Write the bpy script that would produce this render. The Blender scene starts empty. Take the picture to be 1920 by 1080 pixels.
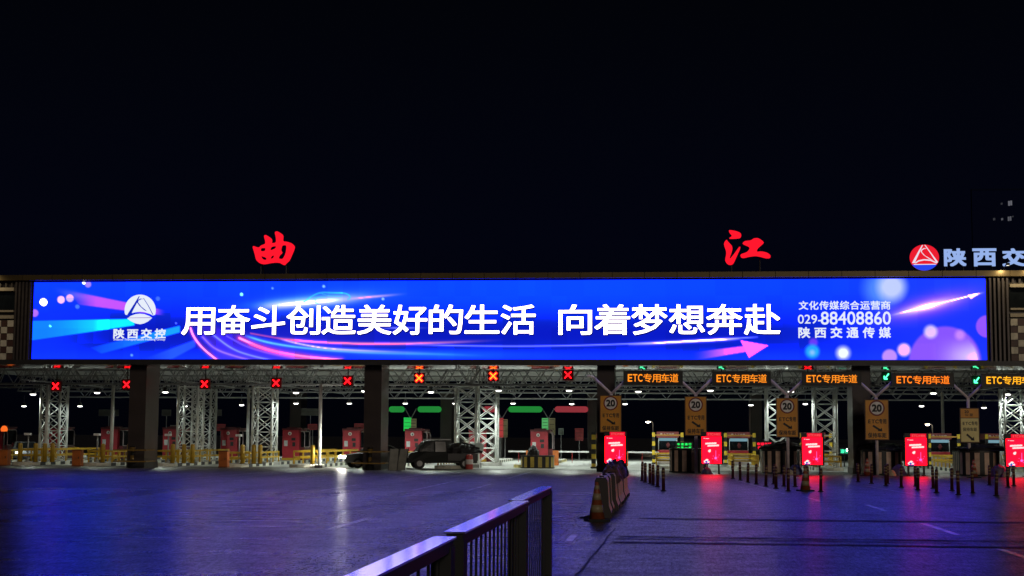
import bpy, math, random
import numpy as np
from mathutils import Vector, Matrix
R = math.radians
rnd = random.Random(7)
sc = bpy.context.scene
C = sc.collection

# ------------------------------------------------------------------ camera
YAW, PITCH, ROLL, FPX, EYE = 0.0994355, 0.0983317, 0.0061713, 2800.0, 2.1
def cam_axes():
    f = Vector((-math.sin(YAW)*math.cos(PITCH), math.cos(YAW)*math.cos(PITCH), math.sin(PITCH)))
    r = Vector((math.cos(YAW), math.sin(YAW), 0))
    u = r.cross(f)
    return (math.cos(ROLL)*r + math.sin(ROLL)*u, -math.sin(ROLL)*r + math.cos(ROLL)*u, f)
CR, CU, CF = cam_axes()
def ray(px, py): return CF + CR*((px-960)/FPX) - CU*((py-540)/FPX)
def W(px, py, Y):                       # point of the vertical plane at depth Y
    d = ray(px, py); t = Y/d.y
    return Vector((0, 0, EYE)) + d*t
def G(px, py, z=0):                     # point of the ground
    d = ray(px, py); t = (z-EYE)/d.z
    return Vector((0, 0, EYE)) + d*t
cam = bpy.data.cameras.new('camera'); cam.sensor_width = 36; cam.lens = FPX/1920*36
cam.clip_start = 0.1; cam.clip_end = 3000
co = bpy.data.objects.new('camera', cam); C.objects.link(co)
M = Matrix.Identity(4)
for i in range(3):
    M[i][0], M[i][1], M[i][2] = CR[i], CU[i], -CF[i]
M[2][3] = EYE
co.matrix_world = M; sc.camera = co
sc.view_settings.view_transform = 'Standard'; sc.view_settings.look = 'None'
sc.view_settings.exposure = 0; sc.view_settings.gamma = 1

# ------------------------------------------------------------------ world
w = bpy.data.worlds.new('World'); sc.world = w; w.use_nodes = True
nt = w.node_tree; nt.nodes.clear()
tc = nt.nodes.new('ShaderNodeTexCoord'); sep = nt.nodes.new('ShaderNodeSeparateXYZ')
rp = nt.nodes.new('ShaderNodeValToRGB'); bg = nt.nodes.new('ShaderNodeBackground'); ow = nt.nodes.new('ShaderNodeOutputWorld')
nt.links.new(tc.outputs['Generated'], sep.inputs[0]); nt.links.new(sep.outputs['Z'], rp.inputs[0])
nt.links.new(rp.outputs[0], bg.inputs[0]); nt.links.new(bg.outputs[0], ow.inputs[0])
e = rp.color_ramp.elements
e[0].position = 0.0; e[0].color = (0.0004, 0.0006, 0.0018, 1)
e[1].position = 0.32; e[1].color = (0.0006, 0.0009, 0.0018, 1)
m_ = e.new(0.13); m_.color = (0.0008, 0.0012, 0.0045, 1)
bg.inputs[1].default_value = 1.0
# faint warm glow of the lit road behind the photographer
sl = bpy.data.lights.new('night_glow', 'SUN'); sl.energy = .42; sl.angle = R(14); sl.color = (1, .86, .70)
so = bpy.data.objects.new('night_glow', sl); C.objects.link(so)
so.rotation_euler = (R(72), 0, R(20))

# ------------------------------------------------------------------ materials
def s2l(c): return tuple((x/12.92 if x <= .04045 else ((x+.055)/1.055)**2.4) for x in c)
def rgb(r, g, b): return s2l((r/255, g/255, b/255))
MATS = {}
def mat(name, col, rough=.6, metal=0., var=.25, scale=3., bump=0., spec=.5):
    if name in MATS: return MATS[name]
    m = bpy.data.materials.new(name); m.use_nodes = True; n = m.node_tree; b = n.nodes['Principled BSDF']
    b.inputs['Roughness'].default_value = rough; b.inputs['Metallic'].default_value = metal
    b.inputs['Specular IOR Level'].default_value = spec
    t = n.nodes.new('ShaderNodeTexCoord'); x = n.nodes.new('ShaderNodeTexNoise')
    x.inputs['Scale'].default_value = scale; x.inputs['Detail'].default_value = 5
    n.links.new(t.outputs['Object'], x.inputs['Vector'])
    r = n.nodes.new('ShaderNodeValToRGB')
    r.color_ramp.elements[0].position = .3; r.color_ramp.elements[1].position = .72
    r.color_ramp.elements[0].color = tuple(c*(1-var) for c in col)+(1,)
    r.color_ramp.elements[1].color = tuple(min(1, c*(1+var*.5)) for c in col)+(1,)
    n.links.new(x.outputs['Fac'], r.inputs[0]); n.links.new(r.outputs[0], b.inputs['Base Color'])
    if bump:
        bp = n.nodes.new('ShaderNodeBump'); bp.inputs['Strength'].default_value = bump; bp.inputs['Distance'].default_value = .02
        n.links.new(x.outputs['Fac'], bp.inputs['Height']); n.links.new(bp.outputs[0], b.inputs['Normal'])
    MATS[name] = m; return m
def emit(name, col, strength=1.):
    if name in MATS: return MATS[name]
    m = bpy.data.materials.new(name); m.use_nodes = True; n = m.node_tree; n.nodes.clear()
    e = n.nodes.new('ShaderNodeEmission'); o = n.nodes.new('ShaderNodeOutputMaterial')
    e.inputs[0].default_value = tuple(col)+(1,); e.inputs[1].default_value = strength
    n.links.new(e.outputs[0], o.inputs[0]); MATS[name] = m; return m
def stripes(name, axis, period, ca, cb, rough=.5, duty=.5, slant=0.):
    if name in MATS: return MATS[name]
    m = mat(name, ca, rough); n = m.node_tree; b = n.nodes['Principled BSDF']
    t = n.nodes.new('ShaderNodeTexCoord'); s = n.nodes.new('ShaderNodeSeparateXYZ'); n.links.new(t.outputs['Object'], s.inputs[0])
    src = s.outputs[axis]
    if slant:
        mu = n.nodes.new('ShaderNodeMath'); mu.operation = 'MULTIPLY_ADD'
        n.links.new(s.outputs[2], mu.inputs[0]); mu.inputs[1].default_value = slant; n.links.new(src, mu.inputs[2]); src = mu.outputs[0]
    d = n.nodes.new('ShaderNodeMath'); d.operation = 'DIVIDE'; n.links.new(src, d.inputs[0]); d.inputs[1].default_value = period
    f = n.nodes.new('ShaderNodeMath'); f.operation = 'FRACT'; n.links.new(d.outputs[0], f.inputs[0])
    g = n.nodes.new('ShaderNodeMath'); g.operation = 'GREATER_THAN'; n.links.new(f.outputs[0], g.inputs[0]); g.inputs[1].default_value = duty
    mx = n.nodes.new('ShaderNodeMix'); mx.data_type = 'RGBA'
    old = b.inputs['Base Color'].links[0].from_socket
    n.links.new(g.outputs[0], mx.inputs[0]); n.links.new(old, mx.inputs[6]); mx.inputs[7].default_value = tuple(cb)+(1,)
    n.links.new(mx.outputs[2], b.inputs['Base Color'])
    return m

GREYD = mat('dark_grey_metal', (.035, .033, .032), .45, .3)
BLACK = mat('black_paint', (.012, .012, .013), .5)
STEEL = mat('galvanised_steel', (.28, .28, .28), .42, .4, .3, 2.)
WSTEEL = mat('white_painted_steel', (.62, .64, .62), .45, .0, .3, 1.5)
RED = mat('red_kiosk_panel', (.40, .02, .035), .45, 0, .25, 1.5)
REDD = mat('dark_red_panel', (.12, .012, .018), .5)
YEL = mat('yellow_paint', (.50, .31, .02), .45, 0, .3, 4.)
ORG = mat('orange_steel_box', (.50, .13, .02), .5, 0, .3, 3.)
WHITE = mat('white_paint', (.75, .76, .75), .45, 0, .15)
GLASS = mat('dark_window_glass', (.01, .013, .016), .08)
TYRE = mat('rubber', (.014, .014, .015), .8)
CONC = mat('island_concrete', (.30, .30, .28), .7, 0, .3, 2., .2)
KERB = stripes('black_yellow_kerb_paint', 1, 1.6, (.60, .50, .18), (.015, .015, .015), .6)
KERBW = stripes('black_white_kerb_paint', 1, 1.6, (.62, .62, .52), (.015, .015, .015), .6)
BANDS = stripes('black_yellow_bands', 2, .62, (.66, .46, .03), (.012, .012, .012), .45)
ARMW = stripes('red_white_arm', 0, 1.0, (.78, .78, .76), (.55, .04, .03), .4, .8)
ORANGES = mat('orange_sign_sheet', (.80, .34, .03), .4, 0, .2, 1.2)
CREAMS = mat('cream_sign_sheet', (.90, .78, .32), .4, 0, .12, 1.2)
TARP = mat('black_tarpaulin', (.010, .010, .012), .7, 0, .4, 5., .6)

# ------------------------------------------------------------------ mesh builder
class MB:
    def __init__(s): s.v, s.f, s.m = [], [], []
    def add(s, vs, fs, mi=0):
        k = len(s.v); s.v += [tuple(v) for v in vs]
        for f in fs: s.f.append(tuple(i+k for i in f)); s.m.append(mi)
        return s
    def box(s, x0, x1, y0, y1, z0, z1, mi=0):
        vs = [(x, y, z) for z in (z0, z1) for y in (y0, y1) for x in (x0, x1)]
        return s.add(vs, [(0, 2, 3, 1), (4, 5, 7, 6), (0, 1, 5, 4), (2, 6, 7, 3), (0, 4, 6, 2), (1, 3, 7, 5)], mi)
    def tube(s, p, q, r0, r1=None, n=8, mi=0, cap=True):
        r1 = r0 if r1 is None else r1
        p, q = Vector(p), Vector(q); d = (q-p).normalized()
        a = d.orthogonal().normalized(); b = d.cross(a)
        vs = []
        for c, r in ((p, r0), (q, r1)):
            for i in range(n):
                t = 2*math.pi*(i+.5)/n; vs.append(c + a*(r*math.cos(t)) + b*(r*math.sin(t)))
        fs = [(i, (i+1) % n, n+(i+1) % n, n+i) for i in range(n)]
        if cap: fs += [tuple(range(n-1, -1, -1)), tuple(range(n, 2*n))]
        return s.add(vs, fs, mi)
    def path(s, pts, r, n=6, mi=0):
        for a, b in zip(pts, pts[1:]): s.tube(a, b, r, n=n, mi=mi)
        return s
    def bar(s, p, q, wd, ht=None, mi=0): # rectangular section, height along z where possible
        ht = wd if ht is None else ht
        p, q = Vector(p), Vector(q); d = (q-p).normalized()
        up = Vector((0, 0, 1)) if abs(d.z) < .9 else Vector((0, 1, 0))
        a = d.cross(up).normalized()*(wd/2); b = a.cross(d).normalized()*(ht/2)
        vs = [c+sa*a+sb*b for c in (p, q) for sa, sb in ((-1, -1), (1, -1), (1, 1), (-1, 1))]
        return s.add(vs, [(0, 1, 5, 4), (1, 2, 6, 5), (2, 3, 7, 6), (3, 0, 4, 7), (3, 2, 1, 0), (4, 5, 6, 7)], mi)
    def lathe(s, prof, n=16, mi=0, o=(0, 0, 0)):
        vs = []
        for r, z in prof:
            for i in range(n):
                t = 2*math.pi*i/n; vs.append((o[0]+r*math.cos(t), o[1]+r*math.sin(t), o[2]+z))
        fs = []
        for k in range(len(prof)-1):
            for i in range(n): fs.append((k*n+i, k*n+(i+1) % n, (k+1)*n+(i+1) % n, (k+1)*n+i))
        fs.append(tuple(range(n-1, -1, -1))); L = (len(prof)-1)*n; fs.append(tuple(range(L, L+n)))
        return s.add(vs, fs, mi)
    def prism(s, poly, y0, y1, mi=0): # poly in xz, extruded along y
        n = len(poly); vs = [(x, y0, z) for x, z in poly]+[(x, y1, z) for x, z in poly]
        fs = [tuple(range(n)), tuple(range(2*n-1, n-1, -1))]+[(i, n+i, n+(i+1) % n, (i+1) % n) for i in range(n)]
        return s.add(vs, fs, mi)
    def ydisc(s, cx, cz, r, y0, y1, n=24, mi=0, rz=None):
        rz = rz or r
        return s.prism([(cx+r*math.cos(2*math.pi*i/n), cz+rz*math.sin(2*math.pi*i/n)) for i in range(n)], y0, y1, mi)
    def build(s, name, m, parent=None, smooth=False):
        me = bpy.data.meshes.new(name); me.from_pydata(s.v, [], s.f)
        ms = m if isinstance(m, (list, tuple)) else [m]
        for x in ms: me.materials.append(x)
        if len(ms) > 1: me.polygons.foreach_set('material_index', s.m)
        if smooth: me.polygons.foreach_set('use_smooth', [True]*len(me.polygons))
        me.update()
        return link(name, me, parent)
def link(name, me, parent=None, loc=None):
    o = bpy.data.objects.new(name, me); C.objects.link(o)
    if parent: o.parent = parent
    if loc is not None: o.location = loc
    return o
def tag(o, label, cat, group=None, kind=None):
    if label: o['label'] = label
    if cat: o['category'] = cat
    if group: o['group'] = group
    if kind: o['kind'] = kind
    return o
def thing(name, label, cat, loc=(0, 0, 0), rz=0., group=None):
    o = bpy.data.objects.new(name, None); o.empty_display_size = .3; C.objects.link(o)
    o.location = loc; o.rotation_euler = (0, 0, rz)
    return tag(o, label, cat, group)
def struct(o): o['kind'] = 'structure'; return o
def dup(root, loc, rz=0., label=None, group=None):
    r = root.copy(); C.objects.link(r); r.location = loc; r.rotation_euler = (0, 0, rz)
    if label: r['label'] = label
    if group: r['group'] = group
    for ch in list(root.children):
        c = ch.copy(); C.objects.link(c); c.parent = r
        for g in list(ch.children):
            d = g.copy(); C.objects.link(d); d.parent = c
    return r
PROTO = {}
def inst(key, maker, name, label, cat, loc, rz=0., group=None):
    if key in PROTO: return dup(PROTO[key], loc, rz, label, group)
    t = thing(name, label, cat, loc, rz, group); maker(t); PROTO[key] = t
    return t
ORD = ['first', 'second', 'third', 'fourth', 'fifth', 'sixth', 'seventh', 'eighth', 'ninth', 'tenth', 'eleventh', 'twelfth', 'thirteenth', 'fourteenth', 'fifteenth', 'sixteenth']

# lettering: every glyph becomes mesh in the xz plane facing -y; a few shifted copies make it bold
TX = {}
def glyph_mesh(ch):
    if ch in TX: return TX[ch]
    cu = bpy.data.curves.new('lettering', 'FONT'); cu.body = ch; cu.size = 1; cu.resolution_u = 3
    o = bpy.data.objects.new('lettering', cu); C.objects.link(o)
    me = bpy.data.meshes.new_from_object(o.evaluated_get(bpy.context.evaluated_depsgraph_get()))
    vs = [(v.co.x, v.co.y) for v in me.vertices]; fs = [tuple(p.vertices) for p in me.polygons]
    bpy.data.objects.remove(o); bpy.data.curves.remove(cu); bpy.data.meshes.remove(me)
    TX[ch] = (vs, fs); return TX[ch]
def text(mb, s, x0, x1, z0, z1, y, bold=.035, cell=True, mi=0, fill=.93):
    """letters of s spread evenly from x0 to x1, ink heights fitted to z0..z1"""
    n = len(s)
    if cell:
        pitch = (x1-x0)/n; allh = [v for c in s if c != ' ' for v in glyph_mesh(c)[0]]
        zlo, zhi = min(v[1] for v in allh), max(v[1] for v in allh)
        sz = (z1-z0)/(zhi-zlo+bold)
        for i, c in enumerate(s):
            if c == ' ': continue
            vs, fs = glyph_mesh(c); xl, xh = min(v[0] for v in vs), max(v[0] for v in vs)
            sx = min(sz*1.25, pitch*fill/(xh-xl+bold)) if not c.isascii() else min(sz, pitch*fill/(xh-xl+bold))
            ox = x0+pitch*(i+.5)-sx*(xl+xh)/2
            put(mb, vs, fs, ox, z0-(zlo-bold/2)*sz, sx, sz, y, bold, mi)
    else:
        vs, fs = glyph_mesh(s); xl, xh = min(v[0] for v in vs), max(v[0] for v in vs); zl, zh = min(v[1] for v in vs), max(v[1] for v in vs)
        sx, sz = (x1-x0)/(xh-xl+bold), (z1-z0)/(zh-zl+bold)
        put(mb, vs, fs, x0-(xl-bold/2)*sx, z0-(zl-bold/2)*sz, sx, sz, y, bold, mi)
def put(mb, vs, fs, ox, oz, sx, sz, y, bold, mi):
    b = bold/2; k = 0
    offs = [(0, 0), (b, 0), (-b, 0), (0, b), (0, -b), (b, b), (-b, b), (b, -b), (-b, -b)] if bold else [(0, 0)]
    for dx, dz in offs:
        mb.add([(ox+(v[0]+dx)*sx, y-k*.0006, oz+(v[1]+dz)*sz) for v in vs], fs, mi); k += 1
def flat(polys, name, m, parent=None, depth=.02, y=0.):
    """closed outlines (first plus holes) in xz -> solid plate, front at y-depth"""
    cu = bpy.data.curves.new(name, 'CURVE'); cu.dimensions = '2D'; cu.fill_mode = 'BOTH'; cu.extrude = depth/2
    for p in polys:
        sp = cu.splines.new('POLY'); sp.points.add(len(p)-1); sp.use_cyclic_u = True
        for q, (a, b) in zip(sp.points, p): q.co = (a, b, 0, 1)
    o = bpy.data.objects.new(name, cu); C.objects.link(o)
    me = bpy.data.meshes.new_from_object(o.evaluated_get(bpy.context.evaluated_depsgraph_get()))
    bpy.data.objects.remove(o); bpy.data.curves.remove(cu)
    for v in me.vertices: x, z, h = v.co; v.co = (x, y-depth/2-h, z)
    me.flip_normals(); me.materials.clear(); me.materials.append(m); me.name = name
    return link(name, me, parent)
def smooth_poly(p, it=2):
    for _ in range(it):
        q = []
        for i in range(len(p)):
            a, b = p[i], p[(i+1) % len(p)]
            q += [(a[0]*.8+b[0]*.2, a[1]*.8+b[1]*.2), (a[0]*.2+b[0]*.8, a[1]*.2+b[1]*.8)]
        p = q
    return p
def ribbon(pts, wds):
    L, Rr = [], []
    for i, (x, z) in enumerate(pts):
        a = pts[max(0, i-1)]; b = pts[min(len(pts)-1, i+1)]
        dx, dz = b[0]-a[0], b[1]-a[1]; l = math.hypot(dx, dz) or 1
        nx, nz = -dz/l*wds[i]/2, dx/l*wds[i]/2
        L.append((x+nx, z+nz)); Rr.append((x-nx, z-nz))
    return L+Rr[::-1]

# ================================================================== SETTING
def ground_material():
    m = bpy.data.materials.new('asphalt'); m.use_nodes = True; n = m.node_tree; b = n.nodes['Principled BSDF']
    L = n.links.new
    def N(t, **k):
        x = n.nodes.new(t)
        for a, v in k.items(): setattr(x, a, v)
        return x
    geo = N('ShaderNodeNewGeometry'); sp = N('ShaderNodeSeparateXYZ'); L(geo.outputs['Position'], sp.inputs[0])
    def noise(scale, detail=4, vec=None, rough=.55):
        x = N('ShaderNodeTexNoise'); x.inputs['Scale'].default_value = scale; x.inputs['Detail'].default_value = detail
        x.inputs['Roughness'].default_value = rough
        L(vec or geo.outputs['Position'], x.inputs['Vector']); return x
    def math_(op, a, bb, c=None):
        x = N('ShaderNodeMath', operation=op)
        for i, v in enumerate((a, bb, c)):
            if v is None: continue
            if isinstance(v, (int, float)): x.inputs[i].default_value = v
            else: L(v, x.inputs[i])
        return x.outputs[0]
    def mapped(sx, sy):
        mp = N('ShaderNodeMapping'); mp.inputs['Scale'].default_value = (sx, sy, 1); L(geo.outputs['Position'], mp.inputs['Vector']); return mp.outputs[0]
    wear = noise(1., 5, mapped(.5, .035)); patch = noise(.09, 5); streak = noise(1., 4, mapped(.10, .9))
    grain = noise(1., 5, mapped(17., 4.), .72); speck = noise(1., 3, mapped(45., 14.), .6); mid = noise(1.3, 6, rough=.65)
    joint = math_('GREATER_THAN', math_('ADD', sp.outputs['Y'], math_('MULTIPLY', sp.outputs['X'], -.02)), 56.2)   # older surface towards the booths
    leftside = math_('LESS_THAN', sp.outputs['X'], -1.3)
    old = math_('MULTIPLY', joint, leftside)
    gmix = math_('ADD', math_('MULTIPLY', grain.outputs['Fac'], .65), math_('MULTIPLY', speck.outputs['Fac'], .35))
    col = N('ShaderNodeValToRGB'); L(math_('ADD', math_('MULTIPLY', gmix, .7), math_('MULTIPLY', mid.outputs['Fac'], .3)), col.inputs[0])
    col.color_ramp.elements[0].position = .34; col.color_ramp.elements[0].color = (.016, .016, .018, 1)
    col.color_ramp.elements[1].position = .66; col.color_ramp.elements[1].color = (.115, .11, .11, 1)
    L(col.outputs[0], b.inputs['Base Color'])
    r = math_('ADD', math_('MULTIPLY', wear.outputs['Fac'], .17), math_('MULTIPLY', patch.outputs['Fac'], .12))
    r = math_('ADD', r, math_('MULTIPLY', streak.outputs['Fac'], .10))
    r = math_('ADD', r, math_('MULTIPLY', gmix, .10))
    r = math_('ADD', r, math_('MULTIPLY', old, .10))
    r = math_('ADD', r, math_('MULTIPLY', math_('SUBTRACT', 1., leftside), .05))
    r = math_('ADD', r, ROUGH_BASE)
    L(r, b.inputs['Roughness'])
    b.inputs['Specular IOR Level'].default_value = 1.
    bp = N('ShaderNodeBump'); bp.inputs['Strength'].default_value = .3; bp.inputs['Distance'].default_value = .008
    L(gmix, bp.inputs['Height']); L(bp.outputs[0], b.inputs['Normal'])
    fine = noise(1., 2, mapped(44., 9.), .6); coarse = noise(1., 3, mapped(15., 2.6), .7)
    sg = N('ShaderNodeMapRange'); L(math_('ADD', math_('MULTIPLY', fine.outputs['Fac'], .5), math_('MULTIPLY', coarse.outputs['Fac'], .5)), sg.inputs[0])
    sg.inputs[1].default_value = .40; sg.inputs[2].default_value = .60; sg.inputs[3].default_value = .34; sg.inputs[4].default_value = 1.0
    pw = N('ShaderNodeMapRange'); L(math_('ADD', math_('MULTIPLY', wear.outputs['Fac'], .5), math_('MULTIPLY', mid.outputs['Fac'], .5)), pw.inputs[0])
    pw.inputs[1].default_value = .40; pw.inputs[2].default_value = .56; pw.inputs[3].default_value = .60; pw.inputs[4].default_value = 1.0
    shine = math_('MULTIPLY', sg.outputs[0], pw.outputs[0])
    dull = N('ShaderNodeBsdfDiffuse'); L(col.outputs[0], dull.inputs[0]); mxs = N('ShaderNodeMixShader')
    L(shine, mxs.inputs[0]); L(dull.outputs[0], mxs.inputs[1]); L(b.outputs[0], mxs.inputs[2]); L(mxs.outputs[0], n.nodes['Material Output'].inputs['Surface'])
    return m
ROUGH_BASE = .035
g = MB(); S = 900
g.add([(-S, -60, 0), (S, -60, 0), (S, 1400, 0), (-S, 1400, 0)], [(0, 1, 2, 3)])
struct(g.build('ground', ground_material()))
PAVE = mat('toll_lane_concrete', (.34, .35, .33), .55, 0, .35, .7, .15)
p = MB(); p.add([(-60, 93.5, .004), (45, 93.5, .004), (45, 150, .004), (-60, 150, .004)], [(0, 1, 2, 3)])
struct(p.build('toll_pavement', PAVE))
lm = MB()
def dash(X, y0, y1, wd=.15):
    lm.add([(X-wd/2, y0, .008), (X+wd/2, y0, .008), (X+wd/2, y1, .008), (X-wd/2, y1, .008)], [(0, 1, 2, 3)])
def pdash(a, b, wd=.16):
    p, q = G(*a), G(*b); d = Vector((q.x-p.x, q.y-p.y, 0)).normalized(); s_ = Vector((d.y, -d.x, 0))*wd/2
    lm.add([(v.x, v.y, .008) for v in (p-s_, p+s_, q+s_, q-s_)], [(0, 1, 2, 3)])
for X, y0, y1 in ((-7.3, 32.8, 37.4), (-7.3, 56.2, 64.3), (-7.45, 73.3, 87.5), (-12.6, 55.2, 62.1), (-12.6, 71.7, 87.1), (-9.35, 56.2, 68.3),
                  (-1.83, 30, 32.1), (6.4, 27.0, 29.5), (6.4, 33.5, 37.9), (6.4, 44, 48)):
    dash(X, y0, y1)
for a, b in (((0, 899), (187, 887)), ((113, 900), (343, 887)), ((333, 899), (500, 886)), ((533, 899), (640, 887))): pdash(a, b)
pdash((1510, 932), (1540, 941), .12); pdash((1380, 900), (1470, 926), .12); pdash((1615, 910), (1790, 940), .12)
pdash((1255, 900), (1330, 905), .1)
struct(lm.build('lane_markings', mat('worn_road_paint', (.85, .85, .85), .27, 0, .6, 1.2, 0, .9)))
rs = MB()
def strip(x0, x1, y, wd, amp=.03, z=.012):
    n = int((x1-x0)/.35)
    top = [(x0+(x1-x0)*i/n, y+wd/2+rnd.uniform(-amp, amp), z) for i in range(n+1)]
    bot = [(x0+(x1-x0)*i/n, y-wd/2+rnd.uniform(-amp, amp), z) for i in range(n+1)]
    rs.add(bot+top, [(i, i+1, n+2+i, n+1+i) for i in range(n)])
strip(-.55, 24, 38.75, .45, .1); strip(-.9, 22, 31.7, .22, .05); strip(-.95, 6, 31.0, .16, .05); strip(-.98, 22, 30.0, .34, .08)
struct(rs.build('rumble_strips', mat('dark_tar', (.012, .012, .013), .55, 0, .3, 6., .6, .35)))
ts = MB(); pts = [(-1.29+rnd.uniform(-.02, .02)+.01*k, 22+k*.5) for k in range(26)]
n = len(pts); ts.add([(x-.018, y, .01) for x, y in pts]+[(x+.018, y, .01) for x, y in pts], [(i, n+i, n+i+1, i+1) for i in range(n-1)])
struct(ts.build('tar_seam', MATS['dark_tar']))

# ================================================================== TOLL CANOPY BUILDING
YS = 88.0
FASC = mat('brown_grey_fascia', (.055, .045, .040), .38, .2, .3, .6)
GOLD = mat('bronze_cornice_panel', (.17, .12, .05), .32, .5, .3, .35)
SOFF = mat('polished_soffit_panel', (.28, .26, .26), .10, .9, .1, .5)
tcn = thing('toll_canopy', 'long dark toll plaza canopy carrying the blue screen across the whole road', 'toll canopy', (-10, 88.2, 0))
def C0(mb):  # world coordinates -> canopy-local
    mb.v = [(x+10, y-88.2, z) for x, y, z in mb.v]; return mb
b = MB(); b.box(-56, 36, 88.2, 91.2, 6.30, 11.35); C0(b).build('fascia_wall', FASC, tcn)
b = MB(); x = -56
while x < 36:
    b.box(x, x+1.87, 87.62, 91.4, 11.37, 11.70); x += 1.9
C0(b).build('cornice', GOLD, tcn)
# convex polished underside that mirrors the lane lights
b = MB(); ny = 14; prof = []
for i in range(ny+1):
    t = i/ny; prof.append((87.75+1.9*t, 6.30-(.165*1.9*t-.10*1.9*t*t/2)))
vs = [(x, y, z) for y, z in prof for x in (-56, 36)]
b.add(vs, [(2*i, 2*i+1, 2*i+3, 2*i+2) for i in range(ny)])
b.v += []; C0(b).build('soffit', SOFF, tcn, True)
b = MB(); b.box(-56, 36, 87.66, 87.75, 6.22, 6.50); C0(b).build('lower_lip', GREYD, tcn)
def wing(side):
    if side < 0: xs = [W(px, 600, YS).x for px in (58, 48, 40, 32)]; X0, X1 = W(27, 600, YS).x, W(60, 600, YS).x
    else: xs = [W(px, 600, YS).x for px in (1862, 1871, 1880, 1889)]; X0, X1 = W(1853, 600, YS).x, W(1893, 600, YS).x
    b = MB(); b.box(X0, X1, 88.10, 88.2, 6.5, 11.3)
    for k in range(5):
        x = X0+(X1-X0)*(k+.5)/5; b.box(x-.055, x+.055, 87.82, 88.12, 6.5, 11.3)
    C0(b).build('fluted_panel', mat('fluted_cladding', (.085, .07, .065), .4, .3), tcn)
    xa, xb = (X0-6, X0-.05) if side < 0 else (X1+.05, X1+6)
    b = MB(); q = .405; zz = 6.52; r = 0
    while zz < 8.9:
        i = 0
        while True:
            x0 = xb-(i+1)*q if side < 0 else xa+i*q
            if x0 < xa-.2 or x0 > xb-.1: break
            b.box(x0+.01, x0+q-.01, 88.05-.03*((i+r) % 2), 88.2, zz+.01, zz+q-.01, (i+r) % 2); i += 1
        zz += q; r += 1
    C0(b).build('checker_panel', [mat('brown_tile', (.07, .03, .022), .5), mat('pale_tile', (.62, .56, .44), .5)], tcn)
    b = MB(); b.box(xa, xb, 88.0, 88.2, 9.05, 9.25); b.box(xa, xb, 87.85, 88.2, 10.75, 10.95); b.box(xa, xb, 87.9, 88.2, 9.45, 9.56)
    C0(b).build('window_sill', mat('pale_ledge', (.40, .34, .24), .5), tcn)
    b = MB(); b.box(xa, xb, 88.12, 88.2, 9.57, 10.74); C0(b).build('window_pane', GLASS, tcn)
    b = MB()
    for k in range(16):
        x = xa+(xb-xa)*(k+.5)/16; b.box(x-.06, x+.06, 87.95, 88.2, 10.96, 11.3)
    C0(b).build('dentil_band', FASC, tcn)
wing(-1); wing(1)
DECK = mat('profiled_roof_sheet', (.50, .49, .48), .5, .2, .2, .8)
b = MB(); n = 46
for k in range(n):
    y0 = 91.4+k*1.0; b.box(-56, 36, y0, y0+.55, 7.05, 7.10); b.box(-56, 36, y0+.55, y0+1.0, 7.12, 7.16)
C0(b).build('roof_deck', DECK, tcn)

# ---- big clad columns
CLAD = mat('dark_granite_cladding', (.055, .042, .038), .30, 0, .3, .8)
def mk_column(t):
    b = MB(); z = 0
    for h in (2.05, 2.0, 2.1):
        b.box(-.525, .525, 0, 2.4, z+.012, z+h-.012); z += h
    b.box(-.515, .515, .01, 2.39, 0, 6.15); b.build('clad_shaft', CLAD, t)
    b = MB(); b.box(-.56, .56, -.035, 2.435, 0, .35); b.build('base_plinth', GREYD, t)
colx = [(-31.75, 'left column, far left beneath the emblem on the screen'), (-17.2, 'column with the barricade and grey boards at its foot'), (-3.22, 'column right behind the red poster beside the barrier row'), (11.62, 'rightmost column, between two amber lane signs')]
for X, lb in colx:
    inst('column', mk_column, 'canopy_column', 'tall dark clad '+lb, 'column', (X, 88.6, 0), 0, 'front columns of the toll canopy')
for px, lb in ((553, 'dim rear column seen between the fifth and sixth red kiosks'), (836, 'dim rear column standing behind the parked dark pickup'), (1112, 'dim rear column at the right of the lit red overhead panel'), (1418, 'dim rear column behind the right row of kiosks')):
    inst('column', None, '', lb, 'column', (W(px, 800, 140).x, 140, 0), 0, 'rear columns of the toll canopy')

# ================================================================== LED BILLBOARD
TL, BL, TR, BR = (63.5, 529.3), (60.3, 672.7), (1845.5, 522.2), (1852.5, 674.9)
X0, X1, Z0, Z1 = -38.29, 18.66, 6.577, 11.279
NX, NZ = 1100, 92
HDR = 6.0
su, tv = np.meshgrid(np.linspace(0, 1, NX+1), np.linspace(0, 1, NZ+1))
# perspective-correct picture coordinate for each point of the screen
def proj(x, y, z):
    d = [x, y, z-EYE]
    dz = d[0]*CF[0]+d[1]*CF[1]+d[2]*CF[2]
    return 960+FPX*(d[0]*CR[0]+d[1]*CR[1]+d[2]*CR[2])/dz, 540-FPX*(d[0]*CU[0]+d[1]*CU[1]+d[2]*CU[2])/dz
wx = X0+(X1-X0)*su; wz = Z1+(Z0-Z1)*tv
PX, PY = proj(wx, np.full_like(wx, YS), wz)
img = np.zeros(PX.shape+(3,))
def lay(c, a):
    global img
    a = np.clip(a, 0, 1)[..., None]; img = img*(1-a)+np.array(c, float)/255*a
def sm(a, b, x): t = np.clip((x-a)/(b-a), 0, 1); return t*t*(3-2*t)
def gs(d, s): return np.exp(-(d/s)**2)
img[:] = np.array((14, 52, 236))/255
lay((10, 84, 255), .85*gs(PX-1020, 420)*sm(640, 535, PY)); lay((12, 74, 250), .6*sm(600, 530, PY))
lay((8, 20, 185), .8*gs(PY-625, 38)*sm(60, 260, PX)*sm(1800, 1300, PX)); lay((18, 60, 245), .8*sm(650, 674, PY))
lay((70, 50, 225), .35*gs(PY-640, 30)*gs(PX-560, 160)); lay((50, 60, 235), .4*sm(1500, 1760, PX))
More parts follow.
